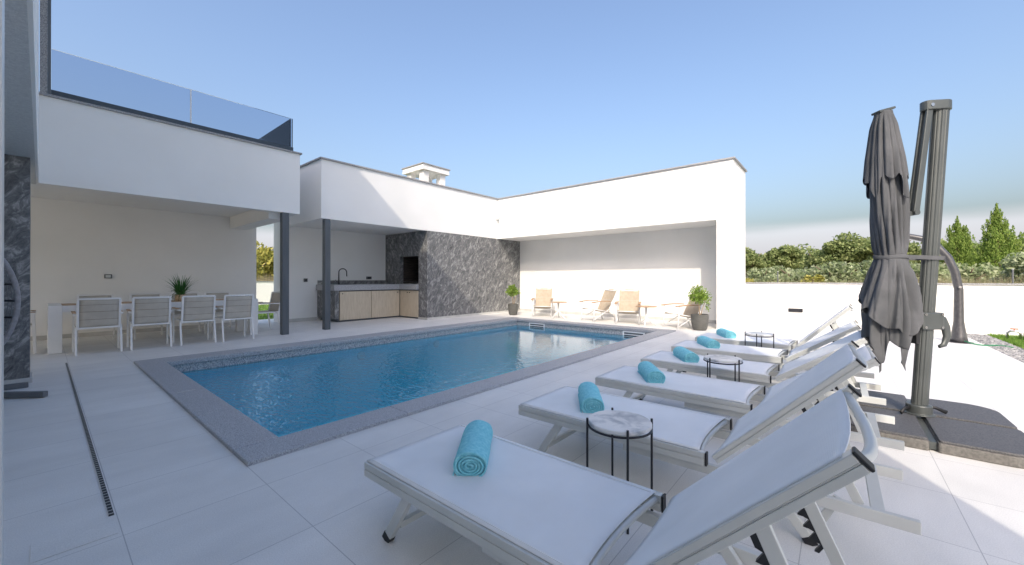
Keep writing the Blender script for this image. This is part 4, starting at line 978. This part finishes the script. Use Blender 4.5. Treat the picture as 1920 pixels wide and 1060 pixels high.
for i, (az, d_, h_, w_, k_, lb) in enumerate([
    (9.4, 20, 1.45, 1.3, 'leaf_yellow', 'yellow green bush touching the white pier edge'),
    (7.4, 22, 1.65, 2.0, 'leaf_olive', 'silver green olive bush right of the yellow bush by the pier'),
    (4.5, 23, 1.7, 2.2, 'leaf_olive', 'silver green olive bush second from the pier'),
    (2.6, 20, 1.3, 1.1, 'leaf_yellow', 'small yellow bush between the olive bushes'),
    (.8, 22, 1.8, 2.3, 'leaf_olive', 'wide silver green olive bush left of the parasol'),
    (-2.2, 23, 1.75, 2.2, 'leaf_olive', 'silver olive bush beside the folded parasol'),
    (-6.0, 24, 1.7, 2.2, 'leaf_olive', 'silver olive bush behind the parasol pole'),
    (-9.2, 25, 1.8, 2.0, 'leaf_olive', 'silver olive bush between the curved shower and tall cypress'),
    (-13.0, 21, 1.9, 2.2, 'leaf_olive', 'large silver olive bush at the right edge of the photo')]):
    tree(az, d_, h_, w_, k_, lb, 50+i, 5200 if k_ == 'leaf_olive' else 2200, 'bush', 'olive_bush' if k_ == 'leaf_olive' else 'yellow_bush', .0)
tree(71.6, 30, 3.3, 3.2, 'leaf_yellow', 'sunlit yellow green tree seen through the gap left of the kitchen', 80, 6500, 'tree', 'broadleaf_tree', .0)
tree(73.4, 26, 2.7, 2.6, 'leaf_yellow', 'lower sunlit bush in the gap behind the dining table end', 81, 3500, 'bush', 'yellow_bush', .0)
def cypress(az, d, h, wd, label, sd, lean=0):
    x, y = pos(az, d); z = terr(x, y); rr = random.Random(sd)
    r = thing('cypress_tree', label, 'tree', (x, y, z), group='cypresses beyond the wall')
    t = MB(); t.tube([(0, 0, -.3), (0, 0, h*.5), (lean*.3, 0, h*.9)], [.16, .10, .03], 8); t.build('trunk', 'bark', r)
    t = MB()
    for _ in range(110):   # upright sprays
        f = rr.random()**.9; zz = .3 + (h-.85)*f; rm = wd*.5*(math.sin(math.pi*min(1, (f*.80+.22)))**.75); a = rr.uniform(0, 6.28); q = rm*rr.uniform(.35, .88)
        bx, by = q*math.cos(a), q*math.sin(a); Ls = rr.uniform(.35, .75)
        for _ in range(105):
            g_ = rr.random(); ww = .10*(1-g_)+.015
            leafquad(t, (bx*(1+.22*g_)+rr.gauss(0, ww*.7), by*(1+.22*g_)+rr.gauss(0, ww*.7), zz+g_*Ls), rr.uniform(.03, .06), rr, .32, up=1)
    for _ in range(4500):
        f = rr.random(); zz = .3+(h-.9)*f; rm = wd*.42*(math.sin(math.pi*min(1, (f*.78+.22)))**.8); a = rr.uniform(0, 6.28); q = rm*math.sqrt(rr.random())
        leafquad(t, (q*math.cos(a), q*math.sin(a), zz), rr.uniform(.04, .07), rr, .4, up=1)
    t.build('crown', 'leaf_cypress', r)
cypress(-8.6, 31, 3.7, 1.4, 'shorter cypress tree just right of the parasol pole', 33)
cypress(-11.0, 28, 3.95, 1.65, 'tall feathery cypress tree right of the curved shower', 34)
# dry grass fringe and far woodland: stuff
t = MB(); rr = random.Random(77)
for _ in range(26000):
    y = rr.uniform(-9, 6); x = 14.0 + abs(rr.gauss(0, 2.6)); h_ = (1.15 - max(0, .0)) ; z = terr(x, y)
    dens = .5+.5*noise.noise(Vector((x*.4, y*.4, 3)))
    tall = rr.uniform(.75, 1.0)*(1.30 if y < -1.5 else 1.18)*(.85+.35*dens)
    blade(t, x, y, z, tall, .008, rr, .18)
for _ in range(5000):
    x = rr.uniform(5, 9.5); y = 21.6 + abs(rr.gauss(0, 2)); blade(t, x, y, terr(x, y), rr.uniform(1.1, 1.6), .014, rr, .2)
tag(t.build('dry_grass', 'dry'), 'tall dry brown grass growing along the outside of the garden wall', 'dry grass', kind='stuff')
t = MB(); rr = random.Random(78)
for i in range(70):
    az = rr.uniform(-24, 14) if i < 52 else rr.uniform(60, 84); d_ = rr.uniform(48, 75); x, y = pos(az, d_)
    crown(t, (x, y, terr(x, y)+1.5), 3.5, 3.5, rr.uniform(1.5, 2.5), 900, .24, rr, lobes=8)
tag(t.build('far_woodland', 'leaf_dark'), 'distant band of green woodland behind the separate trees', 'woodland', kind='stuff')
for i, az in enumerate((-11.9, -2.9, 5.9)):
    x, y = pos(az, 16.5); z = terr(x, y)
    o = thing('fence_post', ['thin grey fence post below the tall cypress', 'thin grey fence post among bushes left of the parasol canopy', 'thin grey fence post among bushes near the pier'][i], 'post', (x, y, z), group='wire fence posts beyond the wall')
    t = MB(); t.tube([(0, 0, -.1), (0, 0, 1.45-z)], .018, 8); t.build('stake', 'grey_box', o)
    t = MB(); t.tube([(0, 0, 1.45-z), (0, 0, 1.47-z)], .022, 8); t.build('cap', 'lounger_metal', o)
